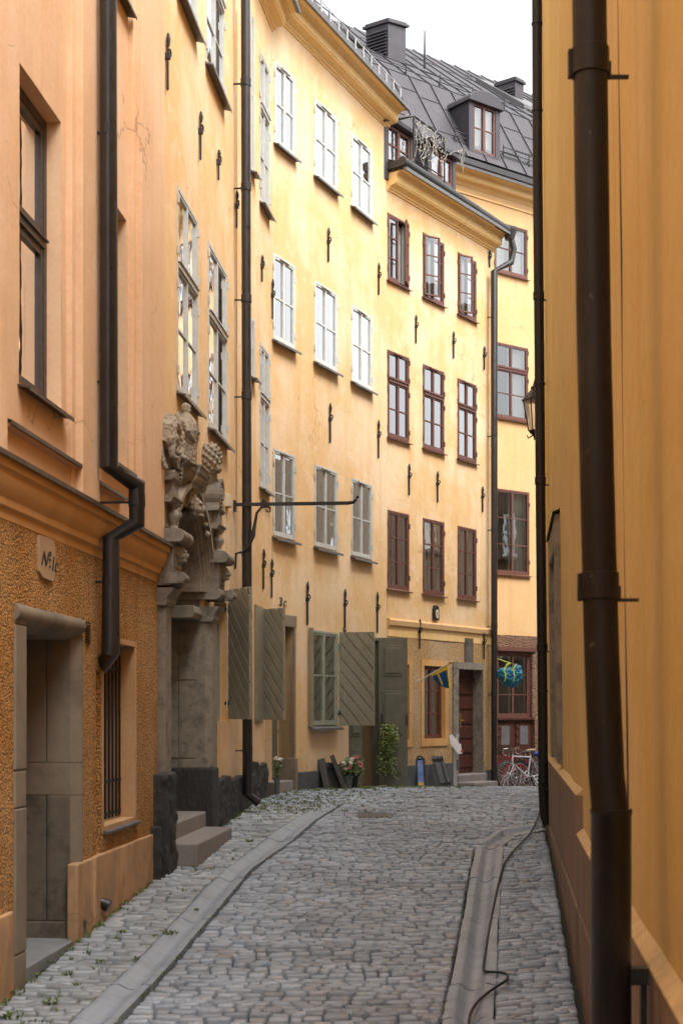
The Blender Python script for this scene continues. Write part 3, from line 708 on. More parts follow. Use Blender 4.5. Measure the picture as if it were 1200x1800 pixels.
for sg in (-1, 1):    # the pier over each jamb: rounded slab, pedestal, slab, column with baluster, block, scroll
    po = MB(WB); D = .03 if sg < 0 else .09
    c0, c1 = sorted((sg*(w-.02), sg*(w+.38))); bk = -.1 if sg < 0 else -.45
    po.prof(roll(.215, 1.19+D, 1.33+D, bk), PC+c0-.03, PC+c1+.03)
    q0 = PC+(c0 if sg < 0 else c1); qa, qb = (q0-.05, q0+.12) if sg < 0 else (q0-.12, q0+.05)
    po.box(qa, qb, .10, .285, 1.205+D, 1.315+D); po.tube([(qa-.01, .275, 1.26+D), (qb+.01, .275, 1.26+D)], .042, 12)
    po.box(PC+c0+.02, PC+c1-.02, -.1, .185, 1.33+D, 1.61+D); po.box(PC+c0+.07, PC+c1-.07, .18, .196, 1.37+D, 1.57+D)
    po.prof(roll(.30, 1.61+D, 1.74+D), PC+c0-.04, PC+c1+.04)
    po.box(PC+c0+.03, PC+c1-.03, -.1, .095, 1.74+D, 2.02+D)
    for zz in (1.76, 1.97): po.box(PC+c0+.015, PC+c1-.015, -.1, .11, zz+D, zz+.03+D)
    po.lathe(PC+(c0+c1)/2, .145, [(.055, 1.74+D), (.055, 1.76+D), (.035, 1.79+D), (.04, 1.82+D), (.062, 1.86+D), (.068, 1.89+D), (.05, 1.93+D), (.034, 1.955+D), (.052, 1.975+D), (.055, 2.0+D)], 18)
    po.prof([(-.1, 2.0+D), (.16, 2.0+D), (.175, 2.015+D), (.175, 2.03+D), (.20, 2.045+D), (.20, 2.06+D), (-.1, 2.065+D)], PC+c0-.02, PC+c1+.02)
    po.box(PC+c0+.03, PC+c1-.03, -.1, .09, 2.065+D, 2.21+D); po.box(PC+c0+.07, PC+c1-.07, .09, .165, 2.065+D, 2.21+D)
    po.box(PC+c0+.024, PC+c1-.1, -.04, .05, 2.085+D, 2.19+D)
    po.prof([(-.1, 2.21+D), (.17, 2.21+D), (.185, 2.225+D), (.19, 2.24+D), (-.1, 2.245+D)], PC+c0-.02, PC+c1+.02)
    po.build('pier', M['stone'], por, smooth=40)
    po = MB(WB); cu = PC+sg*(w+.17); cc = []; z0 = 2.44+D     # the scroll: a band rolled about an axis square to the wall
    inner = []
    for i in range(33):
        t = -.9+i*.235; rr = .205-.0048*i; th = .045 if i < 26 else .035
        cc.append((cu-sg*rr*math.cos(t)*-1*-1, z0+rr*math.sin(t))); inner.append((cu-sg*(rr-th)*math.cos(t), z0+(rr-th)*math.sin(t)))
    for i in range(len(cc)-1): po.poly([cc[i], cc[i+1], inner[i+1], inner[i]], -.1, .20)
    po.poly([(cu+.15*math.cos(q*.52), z0+.15*math.sin(q*.52)) for q in range(12)], -.1, .135)
    po.lathe(cu, .15, [(.0, z0-.07), (.05, z0-.05), (.065, z0), (.05, z0+.05), (.0, z0+.07)], 12)
    po.poly([(cu-.17, z0-.2), (cu+.17, z0-.2), (cu+.15, z0-.12), (cu-.15, z0-.12)], -.1, .185)
    for q in range(7): po.ball((cu+sg*(-.13+.01*q), .20, z0+.10-.045*q), .017, 6, 5)
    po.build('scroll', M['stone'], por, smooth=50)
# central cap slab and its frieze
po = MB(WB)
CAP = lambda e: [(-.1, 2.36), (.08+e, 2.36), (.10+e, 2.40), (.13+e, 2.42), (.15+e, 2.46), (.15+e, 2.49), (.175+e, 2.51), (.18+e, 2.56), (.20+e, 2.575), (.20+e, 2.60), (-.1, 2.615)]
po.prof(CAP(0), PC-.54, PC+.50); po.prof([(a, b+.002) for a, b in CAP(.04)], PC-.26, PC+.22)
po.box(PC-.34, PC+.34, -.1, .05, 2.16, 2.36); po.prof([(-.1, 2.16), (.06, 2.16), (.09, 2.24), (.10, 2.32), (.14, 2.36), (-.1, 2.36)], PC-.15, PC+.15)
po.build('cap_slab', M['stone_warm'], por, bevel=.012)
# arch ring in three rolls
po = MB(WB); az = 1.36; ra = w-.02; N = 26
for (r0, r1_, nn) in ((ra-.13, ra-.08, .0), (ra-.085, ra-.03, .04), (ra-.035, ra+.01, .065), (ra+.005, ra+.045, .09), (ra+.04, ra+.10, .13)):
    for i in range(N):
        t0, t1 = math.pi*i/N, math.pi*(i+1)/N
        zc_ = lambda r, t: (PC+r*math.cos(t), az+r*math.sin(t)*.92)
        po.poly([zc_(r0, t0), zc_(r1_, t0), zc_(r1_, t1), zc_(r0, t1)], -.3, nn)
arc = po.build('arch', M['stone_warm'], por, smooth=35)
# spandrels: fill the corners of the square opening
po = MB(WB)
for sg in (-1, 1):
    for i in range(N//2):
        t0, t1 = math.pi/2*i/(N//2), math.pi/2*(i+1)/(N//2); r = ra
        a = (PC+sg*r*math.cos(t0), az+r*math.sin(t0)*.92); b_ = (PC+sg*r*math.cos(t1), az+r*math.sin(t1)*.92)
        po.poly([a, (a[0], 2.4), (b_[0], 2.4), b_] if a[0] != b_[0] else [a, b_, (b_[0]+.01, 2.4)], -.2, .03)
po.build('spandrel', M['stone'], por)
# transom bar, side reveals, back, door
po = MB(WB)
po.prof(roll(-.28, 1.20, 1.33, -.6), PC-w, PC+w)
po.prof(roll(-.30, 1.36, 1.44, -.6), PC-w, PC+w)
po.prof([(-.5, 1.04), (-.03, 1.04), (.0, 1.1), (-.02, 1.18), (-.5, 1.18)], PC+w-.5, PC+w)
for (z0, z1) in ((jz, -.55), (-.545, .35), (.355, 1.04)):
    po.box(PC+w-.001, PC+w+.15, -.285, -.05, z0+.004, z1); po.box(PC+w-.006, PC+w+.15, -.62, -.29, z0+.004, z1)
    po.box(PC-w-.15, PC-w, -.62, -.05, z0, z1)
po.box(PC+w-.004, PC+w+.15, -.62, -.05, 1.04, 1.31); po.box(PC-w-.15, PC-w+.004, -.62, -.05, 1.04, 1.31); po.box(PC+w-.01, PC+w+.1, -.62, -.1, 1.3, 2.3); po.box(PC-w-.1, PC-w+.01, -.62, -.1, 1.3, 2.3)
po.box(PC+w-.42, PC+w-.06, -.60, -.5, 1.45, 1.95)
po.box(PC-w, PC+w, -.66, -.55, 1.18, 2.4)
po.build('reveal', M['stone'], por, bevel=.008)
po = MB(WB); po.box(PC-w, PC+w, -.68, -.63, -3, 1.2)
for q in (-1, 1):
    for zz in (-1.1, -.35, .4): po.box(PC+q*.42-.3, PC+q*.42+.3, -.63, -.6, zz, zz+.6)
po.build('door', M['door_green'], por, bevel=.01)
po = MB(WB); po.box(PC+w-.012, PC+w+.38, -.62, .115, -3, jz); po.build('tarred_base', M['tar'], por, bevel=.015)
po = MB(WB); po.box(PC-w-.36, PC-w+.012, -.62, .115, -3, jz); po.build('tarred_base', M['tar'], por, bevel=.015)
# keystone mask, side masks, sculptures
po = MB(WB)
def face(po, c, n, z, k=1., mane=10, sg=0):
    po.ball((c, n, z), (.085*k, .09*k, .12*k)); po.ball((c, n+.085*k, z-.005), (.022*k, .04*k, .04*k)); po.ball((c, n+.06*k, z-.075*k), (.045*k, .04*k, .022*k)); po.ball((c, n+.065*k, z+.045*k), (.075*k, .03*k, .018*k))
    for q in (-1, 1): po.ball((c+q*.05*k, n+.05*k, z-.02*k), (.03*k, .03*k, .03*k))
    for i in range(mane): t = -.4+i/(mane-1)*3.9; po.ball((c+.10*k*math.cos(t), n-.01, z+.03*k+.10*k*math.sin(t)), .032*k, 8, 6)
face(po, PC, .11, 2.17, 1.05)
po.build('keystone_mask', M['stone_warm'], por, mods=[remesh(.009, .012, .02)])
for sg in (-1, 1):
    po = MB(WB); face(po, PC+sg*(w+.17), .20, 1.50+(.03 if sg < 0 else .09), .80, 11)
    po.build('lion_mask', M['stone'], por, mods=[remesh(.009, .012, .02)])
po = MB(WB); c = PC-w-.16; zb = 2.74       # lion reclining on the left scroll, back arched, forelegs hanging
po.tube([(c-.26, .10, zb-.16), (c-.22, .11, zb-.02), (c-.10, .11, zb+.06), (c+.06, .11, zb+.05), (c+.14, .12, zb+.0)], [.08, .105, .11, .10, .07], 12)
po.ball((c-.20, .14, zb-.10), (.11, .10, .11)); po.ball((c+.14, .13, zb-.02), (.10, .10, .11))
for a, b_ in (((c-.28, .17, zb-.10), (c-.32, .20, zb-.30)), ((c-.12, .18, zb-.10), (c-.16, .20, zb-.22)), ((c+.12, .18, zb-.06), (c+.06, .21, zb-.24)), ((c+.22, .17, zb-.06), (c+.20, .2, zb-.22))):
    m_ = tuple((p+q)/2+(.02 if j == 0 else 0) for j, (p, q) in enumerate(zip(a, b_))); po.tube([a, m_, b_, (b_[0]+.03, b_[1]+.04, b_[2]-.01)], [.055, .04, .034, .03], 8)
po.tube([(c-.30, .06, zb-.14), (c-.36, .10, zb-.28), (c-.34, .14, zb-.42)], [.03, .022, .03], 8)
po.build('lion_sculpture', M['stone_warm'], por, mods=[remesh(.010, .035, .03)])
po = MB(WB); c = PC+w-.0; hz = 2.76      # the right lion shows mostly its curled mane
po.ball((c, .08, hz+.14), (.12, .13, .17)); po.ball((c-.0, .16, hz+.02), (.07, .06, .06)); po.ball((c+.08, .06, hz-.04), (.11, .09, .17))
rs = random.Random(12)
for i in range(80):
    q = (i+.5)/80; rr = math.sqrt(1-(2*q-1)**2); t = i*2.4
    po.ball((c+.12*rr*math.cos(t), .08+.13*rr*math.sin(t), hz+.14+.17*(2*q-1)), .024, 6, 5)
po.tube([(c+.12, .10, hz-.1), (c+.13, .13, hz-.24), (c+.10, .17, hz-.30)], [.05, .04, .03], 8)
po.build('lion_sculpture', M['stone_warm'], por, mods=[remesh(.008, .008, .02)])
po = MB(WB); c = PC-.56; zb = 2.68       # standing figure beside the cap
po.tube([(c, .12, zb-.14), (c+.01, .13, zb+.06), (c, .14, zb+.20), (c-.01, .13, zb+.31), (c-.01, .13, zb+.39)], [.12, .11, .13, .10, .045], 12)
po.ball((c-.01, .13, zb+.43), (.05, .055, .07)); po.tube([(c-.08, .12, zb+.30), (c-.15, .18, zb+.18), (c-.07, .22, zb+.10)], [.036, .03, .024], 8); po.tube([(c+.08, .12, zb+.30), (c+.12, .17, zb+.16), (c+.07, .2, zb+.04)], [.036, .03, .024], 8)
for i in range(7): po.tube([(c-.09+.03*i, .17, zb+.12), (c-.10+.034*i, .18, zb-.12)], [.014, .02], 6)
po.ball((c+.10, .07, zb+.22), (.05, .05, .24)); po.ball((c-.09, .06, zb+.2), (.05, .05, .2)); po.ball((c, .2, zb+.02), (.06, .035, .09))
po.build('figure_sculpture', M['stone_warm'], por, mods=[remesh(.009, .03, .025)])
for sg in (-1, 1):       # garlands in the spandrels
    po = MB(WB)
    for i in range(26):
        t = i/25; po.ball((PC+sg*(.18+.60*t), .08+.02*math.sin(i*2.1), 2.36-.34*t*t+.03*math.sin(i*1.7)), .032+.012*math.sin(i*2.3), 8, 6)
    po.build('garland', M['stone'], por, mods=[remesh(.009, .012, .02)])
# steps
st = MB(WB)
def ground_at(f, u): return -h(f.Y(u))
z1_ = ground_at(WB, PC-.3)
u0s, u1s = PC-w+.05, PC+w-.12
st.poly([(u0s-.05, -3), (u1s+.02, -3), (u1s+.02, z1_+.19), (u0s-.05, z1_+.19)], -.3, .35)
st.box(u0s, u1s+.1, -.6, .04, -3, z1_+.36); 
st.build('door_steps', M['step'], b2, bevel=.02)
# intercom panel, junction box, cable
mb = MB(WB); ui = WB.u(269.5, .02); uj = WB.u(275.5, .02); za, zb = WB.z(272, 1310, .02), WB.z(272, 1214, .02)
mb.box(ui, uj, .0, .025, za, zb); ic = mb.build('intercom_panel', M['brass'], b2, bevel=.004)
mb = MB(WB)
for k in range(12): zz = za+.03+k*(zb-za-.06)/12; mb.box(ui+.03, uj-.03, .025, .03, zz, zz+.02)
mb.build('call_button', M['black'], ic)
mb = MB(WB); u, z = WB.px(401.5, 881, .03); mb.box(u-.06, u+.10, -.01, .06, z-.07, z+.09); mb.tube([(u+.02, .01, z-.07), (u+.02, .01, -.0)], .009, 6); mb.tube([(u+.02, .03, z), (u+.02, .065, z)], .02, 8); mb.build('junction_box', M['ivory'], b2, bevel=.005)
mb = MB(WB)
for x, y0, y1 in ((415, 20, 870),): u = WB.u(x); mb.tube([(u, .008, WB.z(x, y0)), (u+.01, .008, WB.z(x, 400)), (u, .008, WB.z(x, y1))], .007, 5)
mb.build('wall_cable', M['yellow3'], b2)
# iron bracket arm
br = MB(WB); u, z = WB.px(411, 887, .0)
e = W(WB.P(u, 0, 0)[:2], ((628-600)/F*18.3, 18.3))
eb = MB(e); L_ = e.L
eb.box(-.03, .03, -.05, .05, z-.09, z+.05)
eb.box(0, L_-.12, -.012, .012, z-.022, z+.022)
eb.tube([(L_-.13, 0, z), (L_-.05, 0, z+.012), (L_-.01, 0, z+.05)], [.024, .022, .016], 8); eb.ball((L_, 0, z+.075), .022, 8, 6)
za = WB.z(414, 975)
eb.tube([(.02, 0, za-.2), (.03, 0, za-.0), (.12, 0, za+.02), (.2, 0, za+.10), (.25, 0, za+.22), (.27, 0, za+.35), (.30, 0, za+.52), (.36, 0, z-.04), (.44, 0, z-.028), (.48, 0, z-.05), (.47, 0, z-.10), (.43, 0, z-.10), (.42, 0, z-.07)], [.014, .016, .018, .02, .03, .024, .018, .016, .014, .012, .01, .009, .008], 8)
eb.box(.36, .42, -.02, .02, z-.03, z+.04); eb.ball((.39, 0, z+.055), .02, 8, 6)
eb.box(.22, .28, -.025, .025, za+.22, za+.30)
tag(eb.build('sign_bracket', M['iron'], b2, smooth=40), 'long bare iron sign arm with a scrolled brace')
# shutters
def clip(poly, a, b, c):      # keep a*x+b*y<=c
    out = []
    for i in range(len(poly)):
        p, q = poly[i], poly[(i+1) % len(poly)]; sp = a*p[0]+b*p[1]-c; sq = a*q[0]+b*q[1]-c
        if sp <= 0: out.append(p)
        if (sp < 0 < sq) or (sq < 0 < sp): t = sp/(sp-sq); out.append((p[0]+(q[0]-p[0])*t, p[1]+(q[1]-p[1])*t))
    return out
def shutter(parent, f, hx, ex, zb, zt_, length, near=True, plain=False, n=.03, pitch=.135, slope=52, hinge=True):
    u = f.u(hx, n); H = f.P(u, n, 0); rx = (ex-600)/F
    # end point on the sight line at the leaf's length from the hinge
    A = rx*rx+1; Bq = -2*(rx*H[0]+H[1]); Cq = H[0]**2+H[1]**2-length**2; D = Bq*Bq-4*A*Cq
    Y = -Bq/(2*A) if D < 0 else (-Bq-math.sqrt(D)*(1 if near else -1))/(2*A)
    e = W((H[0], H[1]), (rx*Y, Y), 1); mb = MB(e); Lx = e.L
    mb.box(0, Lx, -.018, .006, zb, zt_)
    for n0, n1 in (((.006, .026),) if not plain else ()):
        a = R(slope); ca, sa = math.sin(a), math.cos(a)   # stripes fall to the right
        smax = Lx*ca+zt_*sa; s = zb*sa-pitch
        rectp = [(0.0, zb), (Lx, zb), (Lx, zt_), (0.0, zt_)]
        while s < smax:
            p = clip(rectp, -ca, -sa, -(s+.004)); p = clip(p, ca, sa, s+pitch-.014) if len(p) > 2 else []
            if len(p) > 2: mb.poly(p, n0, n1)
            s += pitch
    if plain: 
        for zz in (zb+.25, zt_-.35): mb.box(.04, Lx-.04, .006, .016, zz, zz+.1)
    o = mb.build('shutter', M['shutter'], parent, bevel=.005)
    if hinge:
        for zz in (zb+.2, zt_-.25): hb = MB(e); hb.box(-.10, .03, .015, .024, zz-.02, zz+.02); hb.lathe(-.0, .02, [(.014, zz-.05), (.014, zz+.05)], 8); hb.build('hinge', M['iron'], o)
    return o
shutter(b2, WB, 404.5, 441, WB.z(404, 1264), WB.z(404, 1038), .50)
shutter(b2, WC, 463, 500, WC.z(463, 1265), WC.z(463, 1072), .42)
shutter(b2, WC, 463, 448.5, WC.z(463, 1265), WC.z(463, 1076)+.05, .52, plain=True, hinge=False)
# pipe 2
pn = .16
downpipe(b2, WB, [(WB.u(431, pn)-.0, pn, 10.6), (WB.u(433, pn), pn, WB.z(433, 500, pn)), (WB.u(436, pn)-.04, pn, WB.z(436, 1395, pn)), (WB.u(436, pn)-.0, pn+.14, WB.z(436, 1408, pn)-.03)], .061, M['pipe'],
         bands=[WB.z(433, y, pn) for y in (148, 330, 525, 695, 1080, 1318)])
# body/roof of b2
body(b2, [P1, P2, P3], [(-9, 21), (-10, 13.9)], ztopB+.45, M['yellow'], M['roof'])
based(b2, (-2, 17, -1.5))
# ================================================================== BUILDING 3
b3 = thing('yellow_house', 'tall yellow house with three columns of pale windows and a green double door', 'building')
cols = [(482, 518), (552, 592), (617, 653)]
zr = [(WD.z(483, 250), WD.z(483, 106)), (WD.z(478.5, 594), WD.z(478.5, 443)), (WD.z(478.5, 940), WD.z(478.5, 787))]
ops = []; curt = [[None, None, None], [None, 'left', 'sides'], ['red', 'dim', 'sides']]
wins = []
for r_, (za, zb) in enumerate(zr):
    for c_, (xa, xb) in enumerate(cols):
        xa2 = 479.5 if (r_ and c_ == 0) else xa
        o = (WD.u(xa2), WD.u(xb), za, zb); ops.append(o+(.1,)); wins.append((o, r_, c_))
gw = (WD.u(543), WD.u(591), WD.z(543, 1275), WD.z(543, 1107)); ops.append(gw+(.12,))
dd = (.0, WD.u(514), -3, WD.z(500, 1102), .28); ops.append(dd)
gd = (WD.u(613), WD.u(664), -3, WD.z(613, 1118), .1); ops.append(gd)
ztopD = WD.z(680, 228)
wall(b3, 'front_wall', WD, 0, WD.L, -3, ztopD+.05, ops, M['yellow'])
for o, r_, c_ in wins:
    window(b3, WD, *o, .012, M['win_white'] if r_ < 2 else M['win_grey'], bars=(.5,), curtain=curt[r_][c_], vent=True, sill='sheet')
window(b3, WD, *gw, .03, M['win_green'], bars=(.53,), curtain='dim', sill='sheet')
room(b3, WD, [o for o, _, _ in wins]+[gw])
eaves(b3, WD, -.05, WD.L, ztopD, M['cornice'], n=.38, H=.28, m0=.0, m1=.0)
for (x, y0, y1) in ((575, 400, 460), (663.5, 462, 518), (578, 708, 778), (663, 738, 805), (538, 1022, 1098), (604, 1035, 1102), (661, 1040, 1112)): anchor(b3, WD, x, y0, y1)
mb = MB(WD)
for k in range(6): z = WD.z(604, 1103+k*2.4); mb.box(WD.u(602), WD.u(607), .01, .02, z-.008, z+.004)
mb.build('vent_grille', M['black'], b3)
# stone frame of the corner door
mb = MB(WD); a, b_, c, d = dd[:4]; o1 = WD.u(520, .03)
mb.box(b_, o1, -.25, .035, -3, d+.0); mb.box(-.02, o1+.02, -.25, .04, d, WD.z(510, 1082)); 
mb.box(b_-.012, o1+.02, -.24, .06, -3, WD.z(515, 1333))
mb.build('door_frame', M['stone_door'], b3, bevel=.01)
mb = MB(WC); mb.box(WC.u(462.5, .03), WC.u(466, .03), -.25, .04, -3, dc[3]+.1); mb.box(WC.u(462, .05), WC.u(467, .05), -.25, .07, -3, WC.z(470, 1330)); 
for q in (0, 1, 2): uu = WC.u(462.5, .03)+.03+q*.07; mb.tube([(uu, .04, WC.z(470, 1326)), (uu, .04, dc[3])], .025, 8)
mb.build('door_jamb', M['stone_door'], b2, bevel=.01)
mb = MB(WC); mb.box(WC.u(466), WC.L+.05, -.31, -.28, -3, dc[3]); mb.build('door', M['door_green'], b2)
mb = MB(WD); mb.box(-.1, b_, -.30, -.26, -3, d); mb.box(.1, b_-.1, -.26, -.25, -.3, d-.15); mb.build('door', M['door_green'], b3)
u, z = WD.px(488, 1064, .01); text(b3, WD, '3c', u+.02, z, .19, .012, M['iron'], .1, sx=1.6)
# steps before it
mb = MB(WD); gz = -1.23
mb.box(-.1, WD.u(516, .1), -.26, .10, -3, gz+.17); mb.build('door_steps', M['step'], b3, bevel=.02)
mb = MB(WC); mb.box(WC.u(462, .3), WC.L+.1, -.2, .34, -3, gz+.10); mb.box(WC.u(462), WC.L, -.28, .08, -3, gz+.26); mb.build('door_steps', M['step'], b2, bevel=.025)
# dark plinth
mb = MB(WD); mb.box(WD.u(521), WD.u(612), -.03, .045, -3, WD.z(540, 1356)); mb.build('plinth', M['grey_plinth'], b3, bevel=.012)
shutter(b3, WD, 597, 658, WD.z(597, 1275), WD.z(597, 1112), .60, pitch=.15, slope=50)
# left shutter of the window, folded back flat: its edge shows
mb = MB(WD); mb.box(gw[0]-.05, gw[0]-.012, .02, .09, gw[2]-.02, gw[3]+.03); mb.build('shutter', M['shutter'], b3)
# green double door
def panel_leaf(mb, a, b_, zb, zt_, n0, fl):
    mb.box(a, b_, n0-.045, n0, zb, zt_); H = zt_-zb
    for z0, z1 in fl:
        za, zb_ = zb+H*z0, zb+H*z1; m_ = .22*(b_-a)
        mb.poly([(a+m_*.75, za), (b_-m_*.75, za), (b_-m_*.75, zb_), (a+m_*.75, zb_)], n0, n0+.012)
        mb.poly([(a+m_*1.05, za+.05), (b_-m_*1.05, za+.05), (b_-m_*1.05, zb_-.05), (a+m_*1.05, zb_-.05)], n0+.012, n0+.026)
a, b_, c, d = gd[:4]; mb = MB(WD); mid = (a+b_)/2
FL = [(.07, .27), (.34, .64), (.74, .95)]
zf = -h(WD.Y(mid))+.02
panel_leaf(mb, a+.04, mid, zf, d-.03, -.03, FL); 
mb.build('door', M['door_green'], b3, bevel=.006)
mb = MB(WD); mb.box(a, a+.04, -.09, .015, -3, d); mb.box(b_-.04, b_, -.09, .03, -3, d); mb.box(a, b_, -.09, .02, d-.03, d+.03); mb.build('door_frame', M['door_green'], b3, bevel=.006)
u = WD.u(665, .04); H = WD.P(u, .04, 0); rx = (716-600)/F; Yd = H[1]-.02
e = W((H[0], H[1]), (rx*Yd, Yd)); mb = MB(e); zt_ = 120/99.*1.0; zt_ = (1250-1121)/F*Yd; zb_ = -h(Yd)+.03
panel_leaf(mb, 0.0, e.L, zb_, zt_, 0.02, FL)
ol = mb.build('door', M['door_green'], b3, bevel=.006); tag(ol, 'green panelled door leaf swung open against the next house')
hb = MB(e); hb.tube([(.06, .03, .1+zb_+.95), (.06, .075, .1+zb_+.97), (.06, .075, .1+zb_+1.15), (.06, .03, .1+zb_+1.17)], .012, 6); hb.box(e.L-.03, e.L, .02, .035, zb_+1.05, zb_+1.25); hb.build('handle', M['iron'], ol)
# snow guard on the eaves
mb = MB(WD); zz = ztopD+.40; u = .1; nn = .30
def rail(mb, u0, u1, n, z, lines=(0., .12, .22), step=.5, post=.24, r=.011):
    for l in lines: mb.tube([(u0, n, z+l), (u1, n, z+l)], r, 5)
    k = max(1, int((u1-u0)/step))
    for i in range(k+1):
        uu = u0+(u1-u0)*i/k; mb.box(uu-.012, uu+.012, n-.01, n+.01, z-.08, z+post)
        mb.tube([(uu, n, z+.1), (uu, n-.15, z-.05)], r, 5)
rail(mb, .1, WD.L-.1, .30, zz, (0.0, .26), .34, .27, .009)
mb.build('snow_guard', M['sheet_light'], b3, smooth=40)
mb = MB(WD); mb.prof([(.28, ztopD+.36), (.28, ztopD+.57), (.26, ztopD+.57), (.26, ztopD+.36)], .1, WD.L-.1); mb.build('snow_guard', M['sheet'], b3)
body(b3, [P3, P4], [(-2.5, 27.0), (-5, 23.5)], ztopD+.33, M['yellow'], M['roof'], ridge=.6)
based(b3, (-.2, 24, -1.3))
# ================================================================== BUILDING 4
b4 = thing('low_yellow_house', 'lower yellow house with oxblood windows, roughcast ground floor and a brown door', 'building')
cols = [(680.5, 718), (742.5, 779.5), (803.5, 836)]
zr = [(WE.z(680, 490), WE.z(680, 373)), (WE.z(680, 766), WE.z(680, 614)), (WE.z(680, 1033), WE.z(680, 896))]
ops = []; wins = []
for r_, (za, zb) in enumerate(zr):
    for c_, (xa, xb) in enumerate(cols):
        o = (max(.01, WE.u(xa)), WE.u(xb), za, zb); ops.append(o+(.1,)); wins.append((o, r_, c_))
g1 = (WE.u(743), WE.u(780), WE.z(743, 1299), WE.z(743, 1170)); g0_ = (WE.u(700), WE.u(717), WE.z(743, 1299), WE.z(743, 1170))
gdr = (WE.u(803), WE.u(845.5), -3, WE.z(803, 1176))
zs_c = WE.z(680, 1103); ztopE = WE.z(680, 334)
wall(b4, 'upper_wall', WE, 0, WE.L, zs_c, ztopE+.05, ops, M['yellow2'])
wall(b4, 'ground_floor_wall', WE, 0, WE.L, -3, zs_c+.01, [grow(g1, .04)+(.22,), grow(g0_, .04)+(.22,), (gdr[0]-.06, gdr[1]+.06, gdr[2], gdr[3]+.05, .35)], M['roughcast_y'], n=.012, amp=.012)
ct = [['sides', None, 'sides'], ['sides', 'sides', 'sides'], ['sides', 'left', 'sides']]
for o, r_, c_ in wins:
    if r_ == 0: window(b4, WE, *o, .012, M['win_red'], bars=(.34, .67), curtain=ct[r_][c_], openleaf=[1, 0, 0][c_], sill='win_red')
    elif r_ == 1: window(b4, WE, *o, .012, M['win_red'], bars=(.5,), transom=.66, curtain=ct[r_][c_], vent=True, sill='win_red')
    else: window(b4, WE, *o, .012, M['win_red'], bars=(.34, .67), curtain=ct[r_][c_], sill='win_red')
for o in (g1, g0_): window(b4, WE, *o, -.06, M['win_red'], bars=(.34, .67), curtain=None, sill='win_red', hinges=False)
room(b4, WE, [o for o, _, _ in wins]+[g1, g0_])
mb = MB(WE)
for o in (g1, g0_):
    a, b_, c, d = o; e = .03
    for q in ((a-.10, a+.001, c-.14, d+.12), (b_-.001, b_+.10, c-.14, d+.12)): mb.box(q[0], q[1], -.22, e, q[2], q[3])
    mb.box(a+.001, b_-.001, -.22, e-.002, d-.0, d+.12); mb.box(a+.001, b_-.001, -.22, e-.002, c-.14, c-.0)
mb.build('window_surround', M['cornice_orange'], b4)
mb = MB(WE); z1, z0 = WE.z(680, 1087), WE.z(680, 1103)
mb.prof([(-.05, z0-.02), (.03, z0-.02), (.035, z0+.03), (.06, z0+.05), (.07, z1-.03), (.05, z1), (-.05, z1+.02)], 0, WE.L); mb.build('string_course', M['yellow3'], b4, smooth=40)
mb = MB(WE); z = WE.z(680, 1118); mb.prof([(-.05, z), (.022, z), (.024, zs_c-.02), (-.05, zs_c-.02)], 0, WE.L); mb.build('frieze_band', M['cornice'], b4)
# eaves with a heavy black gutter
eaves(b4, WE, 0, WE.L+.05, ztopE, M['cornice'], n=.34, H=.30, metal='sheet')
zg = ztopE+.37
mb = MB(WE); mb.tube([(-.05, .34, zg+.07), (WE.L*.5, .34, zg+.04), (WE.L+.12, .34, zg+.0)], .085, 12); mb.box(-.05, WE.L+.1, -.3, .30, zg-.02, zg+.10); mb.build('gutter', M['roof_dark'], b4, smooth=50)
for (x, y0, y1) in ((729, 553, 603), (795, 582, 630), (849, 608, 650), (717, 815, 870), (767, 828, 883), (846, 855, 900), (733, 1088, 1140), (846, 1110, 1158), (858, 440, 470)): anchor(b4, WE, x, y0, y1, n=.0 if y0 < 1080 else .03)
# oval plaque
mb = MB(WE); u, z = WE.px(763.5, 1078); 
mb.poly([(u-.10, z-.13), (u+.10, z-.13), (u+.10, z+.08), (u+.06, z+.15), (u-.06, z+.15), (u-.10, z+.08)], 0, .05); pq = mb.build('wall_plaque', M['black'], b4, bevel=.01)
mb = MB(WE); mb.poly([(u+.055*math.cos(t), z-.02+.085*math.sin(t)) for t in [i*.628 for i in range(10)]], .05, .06); mb.tube([(u, .06, z-.1), (u+.02, .065, z-.03), (u-.02, .065, z+.02), (u+.02, .06, z+.06)], .012, 6); mb.build('emblem', M['ivory'], pq)
# door
mb = MB(WE); n1 = .04; o0 = WE.u(797, n1); o1 = WE.u(848, n1); a, b_, c, d = gdr; zt_ = WE.z(797, 1163, n1)
mb.box(o0, a, -.34, n1, -3, d); mb.box(b_, o1+.02, -.34, n1, -3, d); mb.box(o0-.01, o1+.03, -.34, n1+.006, d, zt_); mb.box(b_-.012, o1+.04, -.33, n1+.02, -3, WE.z(848, 1338))
mb.build('door_frame', M['stone'], b4, bevel=.01)
mb = MB(WE); mb.box(a, b_, -.24, -.19, -3, d-.0); zb_ = -h(WE.Y(a))+.3
hh = (d-.25)-zb_
for k in range(6): z0 = zb_+.06+k*hh/6; mb.box(a+.06, b_-.06, -.19, -.168, z0, z0+hh/6-.06)
mb.box(a, b_, -.19, -.15, d-.22, d-.17); do = mb.build('door', M['door_red'], b4, bevel=.008)
mb = MB(WE); u = a+.42; mb.box(u-.02, u+.02, -.168, -.155, zb_+.85, zb_+1.15); mb.tube([(u, -.16, zb_+1.0), (u+.1, -.13, zb_+1.0)], .012, 6); mb.build('handle', M['brass'], do)
mb = MB(WE); gz = -h(WE.Y(a)); mb.box(o0+.05, o1+.02, -.3, .12, -3, gz+.24); mb.box(o0+.02, WE.u(874, .5), -.1, .5, -3, gz+.10); mb.build('door_steps', M['step'], b4, bevel=.02)
